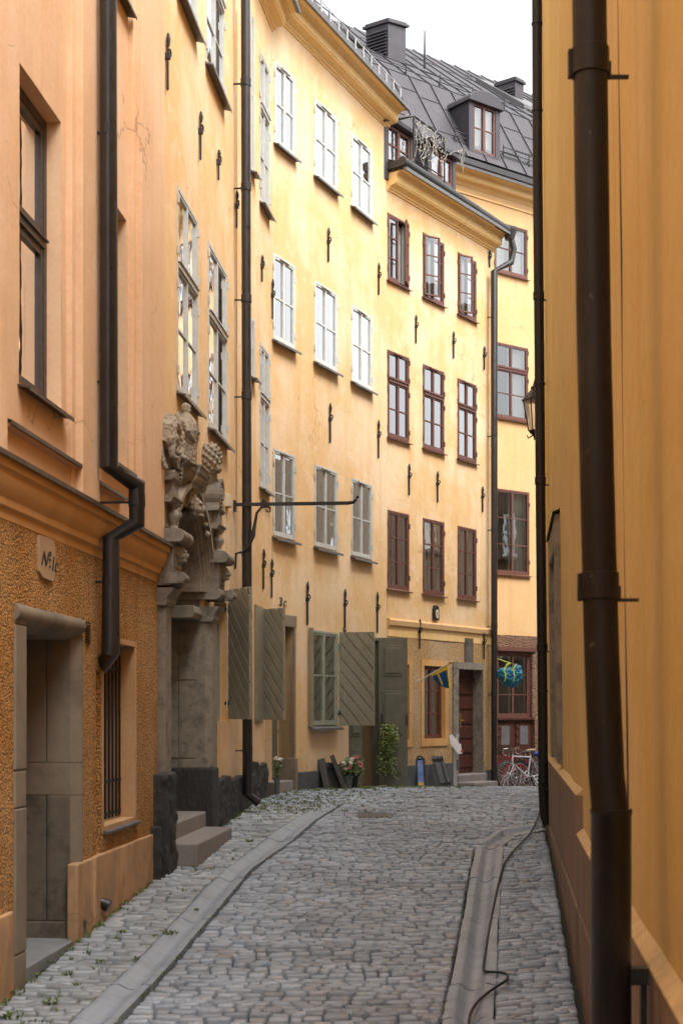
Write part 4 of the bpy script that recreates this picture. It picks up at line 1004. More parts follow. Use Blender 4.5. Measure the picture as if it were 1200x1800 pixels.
mb = MB(WE); mb.box(WE.u(816, .02), WE.u(831, .02), -.03, .028, zt_+.006, WE.z(816, 1121, .02)); mb.build('stone_panel', M['stone_dirty'], b4)
mb = MB(WE); mb.box(.0, o0, -.03, .05, -3, WE.z(725, 1345)); mb.build('plinth', M['grey_plinth'], b4, bevel=.012); mb = MB(WE); mb.box(o1+.04, WE.L, -.03, .05, -3, WE.z(858, 1353)); mb.build('plinth', M['grey_plinth'], b4, bevel=.012)
# corner downpipe
pn = .15; uu = WE.u(868, pn)
downpipe(b4, WE, [(WE.L+.10, .34, zg-.02), (WE.L+.17, .40, zg-.35), (WE.L+.12, .36, zg-.62), (uu, pn, zg-.85), (uu, pn, WE.z(868, 1372, pn))], .062, M['pipe'],
         bands=[WE.z(868, y, pn) for y in (555, 765, 930, 1100, 1220)], wall_n=-.05)
mb = MB(WE); mb.lathe(WE.L+.10, .34, [(.09, zg-.16), (.15, zg+.03), (.15, zg+.08)], 14); mb.build('rain_hopper', M['roof_dark'], b4)
# roof, dormers
rf = MB(WE); zr0 = zg+.1
rf.prof([(.25, zr0), (-1.3, zr0+.55), (-2.9, zr0+.5), (-2.9, zr0-.1), (.25, zr0-.1)], 0, WE.L-.1)
# a sweeping hip at the far end
rf.build('roof', M['roof_dark'], b4)
def dormer(f, x0, x1, yb_, yt_, n0, cols=2, bars=(.5,), parent=b4, rn=-1.8, matw='win_red', shell='roof', cur=None, wide=.12, arch=False):
    u0, u1 = f.u(x0, n0), f.u(x1, n0); zb, zt_ = f.z(x0, yb_, n0), f.z(x0, yt_, n0)
    mb = MB(f); t = wide
    mb.box(u0-t, u0, rn, n0+.02, zb-.35, zt_+.02); mb.box(u1, u1+t, rn, n0+.02, zb-.35, zt_+.02); mb.box(u0, u1, rn, n0+.018, zb-.35, zb)
    if arch:
        k = 9; top = [((u0+u1)/2+(u1-u0+2*t+.12)/2*math.cos(math.pi*i/k), zt_+.0+.30*math.sin(math.pi*i/k)) for i in range(k+1)]
        mb.poly(top, rn-1.0, n0+.10)
    else: mb.prof([(rn, zt_+.18), (n0+.12, zt_+.10), (n0+.12, zt_+.02), (rn, zt_+.02)], u0-t-.06, u1+t+.06)
    d_ = mb.build('dormer', M[shell], parent, bevel=.008)
    # dormer window
    wb_ = MB(f); pb = MB(f); fw = .05
    wb_.box(u0, u0+fw, n0-.06, n0, zb, zt_); wb_.box(u1-fw, u1, n0-.06, n0, zb, zt_); wb_.box(u0+fw, u1-fw, n0-.06, n0-.002, zb, zb+fw); wb_.box(u0+fw, u1-fw, n0-.06, n0-.002, zt_-fw, zt_)
    um = (u0+u1)/2; wb_.box(um-.035, um+.035, n0-.06, n0+.004, zb+fw, zt_-fw)
    for q in bars: zz = zb+(zt_-zb)*q; wb_.box(u0+fw, u1-fw, n0-.04, n0-.012, zz-.012, zz+.012)
    pb.quad((u0+fw, n0-.03, zb+fw), (u1-fw, n0-.03, zb+fw), (u1-fw, n0-.03, zt_-fw), (u0+fw, n0-.03, zt_-fw))
    wb_.build('window_frame', M[matw], d_); pb.build('pane', M['glass'], d_, fix=False)
    cb = MB(f); cb.quad((u0, n0-.12, zb), (u1, n0-.12, zb), (u1, n0-.12, zt_), (u0, n0-.12, zt_)); cb.build('curtain', M['curtain'], d_, fix=False)
    return d_
dormer(WE, 680.5, 720, 282, 216, .02, bars=(.5,))
dormer(WE, 756, 794, 305, 257, .02, bars=())
# string-light rail on the dormer terrace
rl = MB(WE); n = .22; ua, ub = WE.u(727, n), WE.u(780, n); um = WE.u(683, n); zt1 = WE.z(727, 204, n); zt2 = WE.z(780, 237, n); zb1 = zg+.12
rl.tube([(um, n-.1, WE.z(683, 210, n)), (ua, n, zt1), (ub, n, zt1-.02), (ub+.02, n, zb1)], .018, 8); rl.tube([(ua, n, zt1), (ua, n, zb1)], .02, 8); rl.tube([(ua, n, zb1+.22), (ub, n, zb1+.22)], .012, 6); rl.tube([(ub, n, zt1), (ub, -1.2, zt1+.02)], .014, 6); rl.tube([(ua, n, zt1), (ua, -1.2, zt1+.02)], .014, 6)
rl.build('terrace_rail', M['iron'], b4, smooth=50)
sl = thing('string_lights', 'tangled pale string of fairy lights draped over the rail on the low yellow roof', 'fairy lights')
mb = MB(WE); rs = random.Random(5)
def wig(u, z, u2, z2, k=7, a=.05): return [(u+(u2-u)*i/k+rs.uniform(-a, a), n+.02+rs.uniform(-.03, .03), z+(z2-z)*i/k+rs.uniform(-a, a)) for i in range(k+1)]
for i in range(13):
    t = rs.random()**.8; u = ua+(ub-ua)*t; z = zt1-.03; L1 = rs.uniform(.15, .85) if t < .75 else rs.uniform(.1, .5)
    mb.tube(wig(u, z, u+rs.uniform(-.15, .15), z-L1), .0055, 4)
mb.tube(wig(ua, zt1-.1, ub, zt1-.35, 14), .006, 4); mb.tube(wig(um, zt1-.15, ua, zt1-.05, 14), .006, 4); mb.tube(wig(ub, zt1-.35, WE.u(812, n), WE.z(812, 262, n)+.0, 14), .006, 4)
for i in range(5): mb.tube(wig(WE.u(808+i*1.2, n), WE.z(812, 262, n), WE.u(808+i, n), WE.z(812, 262+20+i*5, n), 6, .02), .005, 4)
mb.build('string_cable', M['stringlight'], sl, smooth=60)
bb = MB(WE)
for i in range(60): bb.ball((ua+(ub-ua)*rs.random(), n+.03, zt1-rs.uniform(.05, .7)), .012, 5, 4)
bb.build('bulb', M['ivory'], sl)
tag(sl, 'tangled pale string of fairy lights draped over the rail on the low yellow roof', 'fairy lights'); based(sl, WE.P(ua, .2, zb1))
mb = MB(); mb.quad((P5[0], P5[1], -3), (P5[0]-.9, P5[1]+1.3, -3), (P5[0]-.9, P5[1]+1.3, zr0), (P5[0], P5[1], zr0)); mb.quad((P4[0]-.2, P4[1]+.1, -3), (-.5, 28.0, -3), (-.5, 28, zr0), (P4[0]-.2, P4[1]+.1, zr0)); mb.build('rear_wall', M['yellow2'], b4, fix=False)
based(b4, (2, 27.5, -1.5))
# ================================================================== BUILDING 5
b5 = thing('mansard_house', 'yellow house under a big dark mansard roof at the end of the street', 'building')
def rc(f, xa, xb, yt, yb, xr=900): return (f.u(xa), f.u(xb), f.z(xr, yb), f.z(xr, yt))
r0 = rc(WF, 868, 926, 397, 484); r1w = rc(WF, 868, 927, 607, 737); r2w = rc(WF, 870, 929, 862, 1009)
gwf = rc(WF, 873, 934, 1146, 1262); cd = rc(WF, 873, 938, 1262, 1330)
zbr = WF.z(900, 1117); ztF = WF.z(934, 364)
LF = WF.L
opsF = []
for w in (r0, r1w, r2w):
    for k in (0, 1, 2, 3): opsF.append((w[0]+k*1.7, w[1]+k*1.7, w[2], w[3], .1))
    opsF.append((w[0]-1.7, w[1]-1.7, w[2], w[3], .1))
wall(b5, 'upper_wall', WF, 0, LF, zbr, ztF+.05, opsF, M['yellow3'])
wall(b5, 'ground_floor_wall', WF, 0, LF, -4, zbr, [gwf+(.15,), (cd[0], cd[1], -4, cd[3]+.01, .12)], M['roughcast_b'], n=.02, amp=.012)
for i, w in enumerate(opsF):
    r_ = i//5; window(b5, WF, *w[:4], .012, M['win_red'], bars=(.5,) if r_ == 0 else ((.5,) if r_ == 1 else (.34, .67)), transom=.66 if r_ == 1 else None, curtain=['full', 'right', 'right'][r_], sill='win_red', label=None)
window(b5, WF, *gwf, -.05, M['win_red'], bars=(.34, .67), curtain=None, sill='win_red', fw=.07)
room(b5, WF, [o[:4] for o in opsF]+[gwf])
mb = MB(WF); a, b_, c, d = cd; mb.box(a, b_, -.12, -.06, -4, d-.03); mb.box(a, b_, -.1, .03, d-.05, d+.01)
mid = (a+b_)/2
for q in (a+.06, mid+.04): mb.box(q, q+(b_-a)/2-.1, -.06, -.04, -4, d-.1)
for q in range(8): mb.box(a+.05+(q % 2)*(b_-a)*.5, a+.14+(q % 2)*(b_-a)*.5, -.05, -.02, d-.25-(q//2)*.18, d-.19-(q//2)*.18)
dr = mb.build('door', M['door_red'], b5, bevel=.008)
for q in (a, mid): mb = MB(WF); mb.box(q+(b_-a)*.14, q+(b_-a)*.36, -.045, -.03, d-.62, d-.18); mb.build('pane', M['sheet'], dr)
mb = MB(WF); mb.box(a-.02, b_+.02, -.03, .06, WF.z(900, 1146)+.02, WF.z(900, 1141)+.04); mb.build('window_hood', M['win_red'], b5)
mb = MB(WF); zq = WF.z(934, 378); mb.prof([(-.02, zq), (.03, zq+.01), (.03, zq+.04), (-.02, zq+.05)], 0, LF); mb.build('string_course', M['cornice'], b5)
eaves(b5, WF, -.3, LF, ztF, M['cornice'], n=.36, H=.24, metal='sheet')
WG = W((Q0[0]-.52*6, Q0[1]-.854*6), Q0)      # its other front, turned along the street, behind the low house
wall(b5, 'side_wall', WG, 0, WG.L, -3, ztF+.05, [], M['yellow3'], step=1.5)
eaves(b5, WG, 0, WG.L+.3, ztF, M['cornice'], n=.36, H=.24)
ze = ztF+.26
mb = MB(WF); mb.prof([(.40, ze), (.46, ze+.04), (.46, ze+.16), (.38, ze+.18), (-.2, ze+.20), (-.2, ze)], -.3, LF); mb.build('gutter', M['roof_dark'], b5)
# mansard
zb0 = ze+.15; nb = -.75; zb1 = WF.z(934, 214, nb); nr = -6.0; zrg = WF.z(934, 167, nr)
zridge = zrg+.0
mr = MB(WF)
def slope(mb, f, u0, u1, pA, pB, hipu0=0, hipu1=0, seam=.55, rowz=None):
    (n0, z0), (n1, z1) = pA, pB
    a, b_, c, d = (u0, n0, z0), (u1, n0, z0), (u1+hipu1, n1, z1), (u0+hipu0, n1, z1)
    mb.quad(a, b_, c, d); k = int((u1-u0)/seam)
    for i in range(k+1):
        t = i/k; p = Vector(a).lerp(Vector(b_), t); q = Vector(d).lerp(Vector(c), t)
        mb.tube([tuple(p+Vector((0, .012, .012))), tuple(q+Vector((0, .012, .012)))], .016, 4)
    rs = random.Random(9)
    for i in range(k):      # staggered cross welts
        for t2 in ((.33+rs.uniform(-.08, .08)), (.72+rs.uniform(-.08, .08))):
            p = Vector(a).lerp(Vector(b_), i/k).lerp(Vector(d).lerp(Vector(c), i/k), t2); q = Vector(a).lerp(Vector(b_), (i+1)/k).lerp(Vector(d).lerp(Vector(c), (i+1)/k), t2)
            mb.tube([tuple(p+Vector((0, .006, .006))), tuple(q+Vector((0, .006, .006)))], .009, 4)
slope(mr, WF, .05, LF, (.35, zb0+.12), (nb, zb1), hipu0=-.1, seam=.62)
slope(mr, WF, -.05, LF, (nb, zb1), (nr, zridge), hipu0=WF.u(540, nr)+.05, seam=.62)
mr.quad((WF.u(540, nr), nr, zridge), (LF, nr, zridge), (LF, nr-3, zb1), (WF.u(540, nr), nr-3, zb1))
mr.build('roof', M['roof'], b5, fix=False)
mr = MB(WG)
slope(mr, WG, 0, WG.L-.0, (.35, zb0+.12), (nb, zb1), hipu1=.12, seam=2.0)
R1 = WF.P(WF.u(540, nr), nr, zridge)
A1 = WG.P(0, nb, zb1); A2 = WG.P(WG.L+.12, nb, zb1)
wv = MB(); wv.add([A1, A2, R1, (R1[0]-2, R1[1]-2.5, zridge-.3)], [(0, 1, 2, 3)])
for i in range(9):
    t = i/9; p = Vector(A1).lerp(Vector(A2), t); q = Vector((R1[0]-2, R1[1]-2.5, zridge-.3)).lerp(Vector(R1), t); wv.tube([tuple(p), tuple(q)], .02, 4)
wv.build('roof', M['roof'], b5, fix=False)
mr.build('roof', M['roof'], b5, fix=False)
dormer(WF, 831, 869.5, 264, 180, .24, parent=b5, bars=(.5,), rn=-1.6, wide=.14, arch=True)
mb = MB(WF)
rail(mb, WF.u(795, .1), WF.u(828, .1), .18, ze+.62, (0., .1, .2), .8, .24); rail(mb, WF.u(880, .1), LF-.5, .18, ze+.62, (0., .1, .2), .8, .24)
rail(mb, .2, LF-.5, nb-.12, zb1+.10, (0., .12, .24), 1.0, .28)
mb.build('snow_guard', M['iron'], b5, smooth=40)
# roof walk of slats over the side roof
mb = MB(WG); u0, u1 = WG.L-4.4, WG.L-.2; k = int((u1-u0)/.12)
for i in range(k): uu = u0+i*.12; mb.box(uu, uu+.035, nb-.1, nb+.32, zb1+.05, zb1+.09)
mb.box(u0, u1, nb+.30, nb+.34, zb1-.02, zb1+.05); mb.box(u0, u1, nb-.14, nb-.10, zb1+.0, zb1+.05)
for q in (.0, .25): mb.tube([(u0, nb-.12, zb1+.35+q), (u1, nb-.12, zb1+.35+q)], .014, 5)
for i in range(6): uu = u0+i*(u1-u0)/5; mb.tube([(uu, nb-.12, zb1), (uu, nb-.12, zb1+.6)], .016, 5)
mb.build('roof_walkway', M['iron'], b5)
# chimneys and the mast: bases stand on the roof
def chimney(x0, xm, x1, yt, yb, Yc, name='chimney'):
    s_ = F/Yc; mb = MB(); X0, X1 = (x0-600)/s_, (x1-600)/s_; Xm = (xm-600)/s_; zt_, zb_ = (1250-yt)/s_, (1250-yb)/s_-1.6
    pts = [(X0, Yc+.35), (Xm, Yc), (X1, Yc+.25), (X1-(Xm-X0), Yc+.6)]
    def ringbox(sc, z0, z1):
        cx = sum(p[0] for p in pts)/4; cy = sum(p[1] for p in pts)/4; q = [(cx+(p[0]-cx)*sc, cy+(p[1]-cy)*sc) for p in pts]
        mb.add([(p[0], p[1], z0) for p in q]+[(p[0], p[1], z1) for p in q], [(0, 1, 5, 4), (1, 2, 6, 5), (2, 3, 7, 6), (3, 0, 4, 7), (4, 5, 6, 7), (0, 3, 2, 1)])
    ringbox(1, zb_, zt_-.12); ringbox(1.18, zt_-.12, zt_-.05); ringbox(1.05, zt_-.05, zt_)
    for i in range(8):
        z = zt_-.25-i*.08
        mb.add([(pts[0][0]+.03, pts[0][1]-.03, z), (pts[1][0]-.03, pts[1][1]-.0, z), (pts[1][0]-.04, pts[1][1]-.03, z-.045), (pts[0][0]+.02, pts[0][1]-.06, z-.045)], [(0, 1, 2, 3)])
    return mb.build(name, M['roof'], b5, bevel=.01)
chimney(643, 682, 714, 31, 84, 34.0); chimney(874, 905, 922, 134, 168, 37.2)
mb = MB(); s_ = F/32.; mb.tube([((746-600)/s_, 32, (1250-120)/s_), ((746-600)/s_, 32, (1250-54)/s_)], [.03, .012], 6); mb.build('mast', M['iron'], b5)
mb = MB(WF); u = WF.u(930, -2.6); 
sl_ = lambda n_: zb1+(zridge-zb1)*(n_-nb)/(nr-nb)
mb.add([(u-.4, n_, sl_(n_)+e_) for e_ in (0, .14) for n_ in (-2.4, -4.2)]+[(u+.7, n_, sl_(n_)+e_) for e_ in (0, .14) for n_ in (-2.4, -4.2)], [(0, 1, 3, 2), (4, 5, 7, 6), (0, 1, 5, 4), (2, 3, 7, 6), (0, 2, 6, 4), (1, 3, 7, 5)])
mb.build('roof_hatch', M['sheet'], b5)
mb = MB(); A = WF.P(LF, 0, 0); mb.quad((A[0], A[1], -3), (A[0]-4, A[1]+5, -3), (A[0]-4, A[1]+5, zb1), (A[0], A[1], zb1)); mb.quad((A[0]-4, A[1]+5, -3), (-4, 33, -3), (-4, 33, zb1), (A[0]-4, A[1]+5, zb1)); mb.build('rear_wall', M['yellow3'], b5, fix=False)
based(b5, (5, 34, -2))
# ================================================================== RIGHT BUILDING
br_ = thing('ochre_house', 'deep ochre house close on the right edge with brown stone plinth and black downpipes', 'building')
LR = WR.L
def uY(Y): return (Y-RW0[1])/WR.d[1]
ZR = 9.8
UJ = WR.u(1102); ZN = 5.4      # the nearer half, its top unseen, is kept low to let sky light in; the joint in the render marks where they meet
wall(br_, 'front_wall', WR, UJ, LR, -3, ZR, [], M['yellow_right'], amp=.012, step=.5)
wall(br_, 'front_wall', WR, 0, UJ, -3, ZN, [], M['yellow_right'], amp=.012, step=.5)
mb = MB(WR); mb.quad((UJ, 0, ZN), (UJ, -9, ZN), (UJ, -9, ZR), (UJ, 0, ZR)); mb.build('party_wall', M['yellow_right'], br_, fix=False)
# the narrow joint between the two renders
mb = MB(WR); u = WR.u(1102); mb.box(u-.004, u+.008, -.01, .006, -3, ZN); mb.build('render_joint', M['grey_plinth'], br_)
# unseen walls round the corner, added for pane reflections and to cut sky light
RC2 = (2.79, 19.5); RC3 = (6.2, 24.0); RC4 = (14, 30.5); RC5 = (15.5, 46)
WS = W(RC2, RC3, -1); WT = W(RC3, RC4, -1)
WU = W(RC4, RC5, -1)  # added across the street end for the lowest panes to reflect
for f_ in (WS, WT, WU):
    oo = []
    for k in range(int(f_.L/1.9)):
        for z0 in (1.6, 4.6): oo.append((.6+k*1.9, 1.5+k*1.9, z0, z0+1.5, .1))
    wall(br_, 'unseen_corner_wall', f_, 0, f_.L, -4, ZR if f_ is not WU else 7.4, oo, M['pale_render'], step=.6)
    for o in oo: window(br_, f_, *o[:4], .012, M['win_grey'], curtain='sides', hinges=False)
J0 = WR.P(UJ, 0, 0)[:2]; J1 = WR.P(UJ, -9, 0)[:2]; N1 = WR.P(0, -9, 0)[:2]; ZC = ZR
mb = MB(); mb.add([(RW0[0]-.06, RW0[1], ZN), (J0[0]-.06, J0[1], ZN), (J1[0], J1[1], ZN), (N1[0], N1[1], ZN)], [(0, 1, 2, 3)]); mb.build('roof', M['roof'], br_, fix=False)
pts = [J0, RW1, RC3, RC4, (22, 26), J1]
mb = MB(); mb.add([(p[0]-(.012*ZR if i < 2 else 0), p[1], ZR) for i, p in enumerate(pts)], [tuple(range(6))]); mb.build('roof', M['roof'], br_, fix=False)
mb = MB(); mb.quad((14, 30.5, -3), (22, 26, -3), (22, 26, ZR), (14, 30.5, ZR)); mb.quad((22, 26, -3), (J1[0], J1[1], -3), (J1[0], J1[1], ZR), (22, 26, ZR)); mb.quad((N1[0], N1[1], -3), (J1[0], J1[1], -3), (J1[0], J1[1], ZN), (N1[0], N1[1], ZN)); mb.build('rear_wall', M['yellow_right'], br_, fix=False)
# plinth: two courses with yellow sloping cap
mb = MB(WR); cap = MB(WR); uc = uY(9.8); rs = random.Random(11)
for (ua, ub, zt_) in ((0, uc, -.80), (uc+.02, LR, -.53)):
    u = ua
    while u < ub-.01:
        wv = min(rs.uniform(.8, 1.5), ub-u); zz = zt_-.05
        mb.box(u+.004, u+wv-.004, -.05, .040+rs.uniform(0, .006), -1.35, zz); mb.box(u+.004+.0, u+wv-.004, -.05, .046+rs.uniform(0, .006), -3, -1.355); u += wv
    cap.prof([(-.05, zt_+.0), (.0, zt_-.005), (.046, zt_-.045), (.05, zt_-.055), (-.05, zt_-.06)], ua, ub)
mb.build('plinth', M['brown_plinth'], br_, bevel=.012); cap.build('plinth_cap', M['plinth_cap'], br_, bevel=.008)
# door surround seen edge-on
mb = MB(WR); ua, ub = WR.u(980, .04), WR.u(967.5, .04); zt_ = WR.z(978, 893, .04)
mb.box(ua, ua+.28, -.03, .05, -.5, zt_); mb.box(ub-.28, ub, -.03, .05, -.5, zt_); mb.box(ua+.28, ub-.28, -.03, .046, zt_-.28, zt_); mb.box(ua+.28, ub-.28, -.1, .006, -.5, zt_-.28)
mb.build('door_surround', M['stone_warm'], br_, bevel=.008)
mb = MB(WR); mb.prof([(-.03, zt_+.04), (.07, zt_+.0), (.072, zt_+.012), (-.03, zt_+.055)], ua-.04, ub+.04); mb.build('door_flashing', M['iron'], br_)
# pipes
def near_pt(x, y, Y): k = Y/F; return ((x-600)*k, Y, (1250-y)*k)
Yp = 4.69; mb = MB()
pts = [near_pt(x, y, Yp) for x, y in ((1028, -1500), (1035, 0), (1039, 300), (1043, 600), (1050, 900), (1057, 1160), (1065, 1360), (1071, 1425))]
mb.tube(pts, [.0565]*5+[.0575, .059, .060], 28); dp = mb.build('downpipe', M['pipe_brown'], br_, smooth=50); dp['label'] = 'dark brown downpipe nearest the camera'
mb = MB(); c = near_pt(1073, 1422, Yp); zb_ = -2.05
mb.lathe(c[0], c[1], [(.066, zb_), (.066, c[2]-1.0), (.066, c[2]-.02), (.069, c[2]-.015), (.069, c[2])], 28)
mb.build('pipe_sleeve', M['pipe'], dp, smooth=50)
for yb in (110, 1030):
    mb = MB(); x = 1036 if yb < 500 else 1053; c = near_pt(x, yb, Yp); r = .060
    mb.lathe(c[0], c[1], [(r, c[2]+.045), (r+.003, c[2]+.043), (r+.003, c[2]-.043), (r, c[2]-.045)], 28)
    mb.box(c[0]-r-.012, c[0]-r+.002, c[1]-.012, c[1]+.012, c[2]-.05, c[2]+.04); mb.box(c[0]+r-.004, c[0]+.128, c[1]-.004, c[1]+.010, c[2]-.052, c[2]-.041)
    mb.box(c[0]+r-.004, c[0]+r+.008, c[1]-.012, c[1]+.012, c[2]-.05, c[2]+.0)
    mb.build('pipe_clamp', M['pipe_brown'], dp)
mb = MB(); c = near_pt(1120, 1716, Yp); mb.box(c[0]-.06, c[0]+.03, c[1]-.03, c[1]+.03, c[2]-.025, c[2]+.03); mb.box(c[0]+.01, c[0]+.028, c[1]-.012, c[1]+.012, c[2]-.3, c[2]); mb.build('pipe_clamp', M['iron'], dp)
Yq = 17.0; mb = MB()
pts = [near_pt(x, y, Yq) for x, y in ((941, -600), (943, 0), (944, 300), (947, 600), (949.5, 900), (952, 1150), (953, 1250), (954, 1380))]
mb.tube(pts, .0585, 20); mb.tube([near_pt(954, 1375, Yq), near_pt(957, 1432, Yq), near_pt(961, 1450, Yq-.02)], [.062, .064, .05], 20)
dp2 = mb.build('downpipe', M['pipe_brown'], br_, smooth=50); dp2['label'] = 'tall dark downpipe farther along the ochre wall'
for y, x in ((42, 943), (195, 943.5), (520, 946), (845, 949), (1138, 952), (1215, 953), (1372, 954), (675, 948)):
    mb = MB(); c = near_pt(x, y, Yq); r = .061; hh = .045 if y in (520, 845, 1138) else .012
    mb.lathe(c[0], c[1], [(r-.002, c[2]+hh), (r+.006, c[2]+hh-.003), (r+.006, c[2]-hh+.003), (r-.002, c[2]-hh)], 20)
    if hh > .02: mb.box(c[0]+r, c[0]+.16, c[1]-.008, c[1]+.008, c[2]-.06, c[2]-.045)
    mb.build('pipe_clamp', M['pipe_brown'], dp2, smooth=40)
based(br_, (2, 5, -2))
# behind the camera the lane stays open to the sky
# ================================================================== ground
gx0 = [x for x in range(-60, 61, 6)]
ys = [-60, -40, -20, -10]+[i*.5 for i in range(-8, 92)]+[50, 60, 80, 110, 150]
mb = MB(); vs = [(x, y, -h(y)-.10) for y in ys for x in gx0]; K = len(gx0)
mb.add(vs, [(j*K+i, j*K+i+1, (j+1)*K+i+1, (j+1)*K+i) for j in range(len(ys)-1) for i in range(K-1)])
struct(mb.build('ground', M['earth'], None, smooth=60, fix=False))
GLl = [gp(x, y) for x, y in ((130, 1793), (260, 1672), (368, 1553), (459, 1481), (516, 1440), (578, 1412))]
GLr = [gp(x, y) for x, y in ((203, 1800), (316, 1679), (442, 1529), (520, 1473), (552, 1444), (600, 1414))]
GRl = [gp(x, y) for x, y in ((776, 1800), (809, 1640), (822, 1560), (837, 1487))]
GRr = [gp(x, y) for x, y in ((867, 1800), (874, 1640), (878, 1560), (884, 1487))]
def interp(pl, Y, ext0=True):
    if Y <= pl[0][1]: a, b = pl[0], pl[1]
    elif Y >= pl[-1][1]: a, b = pl[-2], pl[-1]
    else:
        for a, b in zip(pl, pl[1:]):
            if Y <= b[1]: break
    return a[0]+(b[0]-a[0])*(Y-a[1])/(b[1]-a[1])
YLend = GLl[-1][1]-.05; YRend = min(GRl[-1][1], GRr[-1][1])
def gutter(fl, fr, Y0, Y1, prof, name, slab=.95, axis='Y'):
    mb = MB(); rs = random.Random(21); Y = Y0; n = 0
    while Y < Y1-.1:
        L = min(slab*rs.uniform(.8, 1.2), Y1-Y); k = 3; rows = []
        dz = rs.uniform(-.004, .004); dx = rs.uniform(-.006, .006)
        for i in range(k+1):
            yy = Y+.006+(L-.012)*i/k; row = []
            for (t, z) in prof:
                bow = .05*math.sin(math.pi*t)
                if axis == 'Y': p = (fl(yy+bow)+(fr(yy+bow)-fl(yy+bow))*t+dx, yy+bow)
                else: a = fl(yy); b = fr(yy); p = (a[0]+(b[0]-a[0])*t, a[1]+(b[1]-a[1])*t)
                row.append((p[0], p[1], G(*p)+z+dz))
            rows.append(row)
        m_ = len(prof); vs = [p for r in rows for p in r]+[(p[0], p[1], p[2]-.09) for p in rows[0]]+[(p[0], p[1], p[2]-.09) for p in rows[-1]]
        fs = [(i*m_+j, i*m_+j+1, (i+1)*m_+j+1, (i+1)*m_+j) for i in range(k) for j in range(m_-1)]
        o = (k+1)*m_; fs += [(j, j+1, o+j+1, o+j) for j in range(m_-1)]+[(k*m_+j, k*m_+j+1, o+m_+j+1, o+m_+j) for j in range(m_-1)]
        mb.add(vs, fs); Y += L
    return mb.build(name, M['gutter'], None, smooth=50, fix=False)
PL = [(0, -.10), (.0, .0), (.06, .006), (.16, .004), (.28, -.018), (.40, -.036), (.52, -.04), (.62, -.03), (.70, -.006), (.735, .004), (.76, .0), (.785, -.02), (.80, .004), (.98, .006), (1, -.10)]
struct(gutter(lambda Y: interp(GLl, Y), lambda Y: interp(GLr, Y), 4.0, YLend, PL, 'gutter'))
PR = [(0, -.10), (.0, .002), (.18, .008), (.26, -.002), (.36, -.036), (.46, -.046), (.56, -.043), (.66, -.03), (.74, -.002), (.80, .010), (1, .004), (1, -.10)]
struct(gutter(lambda Y: interp(GRl, Y), lambda Y: interp(GRr, Y), 4.0, YRend, PR, 'gutter'))
# right gutter turns to the foot of the far pipe
ea = [gp(838, 1484), gp(878, 1456), gp(955, 1447)]; eb_ = [gp(884, 1487), gp(905, 1470), gp(962, 1458)]
def pl(a):
    def f(t):
        t = max(0, min(1.999, t)); i = int(t); q = t-i; return (a[i][0]+(a[i+1][0]-a[i][0])*q, a[i][1]+(a[i+1][1]-a[i][1])*q)
    return f
struct(gutter(pl(ea), pl(eb_), 0, 1.98, PR, 'gutter', slab=.5, axis='T'))
SETTS = []
def setts(name, fl, fr, Y0, Y1, pitch, wmin, wmax, skew, mat, seed=1, far=None, hole=None):
    rs = random.Random(seed); V = []; Fc = []
    Y = Y0
    row = 0
    while Y < Y1:
        p = pitch*rs.uniform(.8, 1.22); yc = Y+p/2; xl, xr = fl(yc), fr(yc)
        if far and Y > far: wm, wM = wmin*1.3, wmax*1.3
        else: wm, wM = wmin, wmax
        x = xl+.01-rs.uniform(0, .0)
        while x < xr-.03:
            w = rs.uniform(wm, wM)*(1.25 if rs.random() < .12 else 1)
            if xr-(x+w) < wm*.7: w = xr-x-.004
            cx = x+w/2; cy = yc+skew*(cx-xl)+.035*math.sin(cx*2.3+row*.9)+rs.uniform(-.012, .012)
            x += w
            if hole and hole(cx, cy): continue
            hw = w/2-rs.uniform(.003, .010); hp = p/2-rs.uniform(.005, .014); tw = rs.uniform(-.06, .06)+skew*.6; zt = rs.uniform(-.010, .009)
            tx, ty = rs.uniform(-.05, .05), rs.uniform(-.05, .05)
            o = len(V); ring = []
            c = rs.uniform(.62, .82)
            for (a, b_) in ((-1, -c), (-c-.12, -1), (c+.12, -1), (1, -c), (1, c), (c+.12, 1), (-c-.12, 1), (-1, c)):
                ring.append((a*hw*rs.uniform(.95, 1.02), b_*hp*rs.uniform(.86, 1.05)))
            for (s_, z) in ((1.0, -.10), (1.0, -.010), (.88, .0)):
                for (a, b_) in ring:
                    X = cx+(a*s_)-b_*s_*tw*0; Yy = cy+b_*s_+a*s_*tw
                    V.append((X, Yy, G(X, Yy)+z+(zt+a*tx+b_*ty if z > -.09 else 0)))
            for r_ in range(2):
                for j in range(8): Fc.append((o+r_*8+j, o+r_*8+(j+1) % 8, o+(r_+1)*8+(j+1) % 8, o+(r_+1)*8+j))
            Fc.append(tuple(o+16+j for j in range(8)))
        Y += p; row += 1
    me = bpy.data.meshes.new(name); me.from_pydata(V, [], Fc); me.materials.append(mat); me.shade_smooth()
    ob = bpy.data.objects.new(name, me); C.objects.link(ob); struct(ob); return ob
mh = [(gp(655, 1432)), (gp(590, 1448))]
def inhole(x, y):
    if any(abs(x-m[0]) < .24 and abs(y-m[1]) < .38 for m in mh[:1]): return True
    pg = ea+eb_[::-1]; c = False
    for i in range(len(pg)):
        a, b = pg[i], pg[i-1]
        if (a[1] > y) != (b[1] > y) and x < (b[0]-a[0])*(y-a[1])/(b[1]-a[1])+a[0]: c = not c
    return c
setts('road', lambda Y: interp(GLr, Y)+.01 if Y < YLend else wall_at(Y)+.05, lambda Y: (interp(GRl, Y)-.01) if Y < YRend else min(right_at(Y)-.08 if Y < 19.5 else right_at(Y), 9),
      5.0, 36.5, .086, .075, .175, 0.0, M['setts'], 1, 26, inhole)
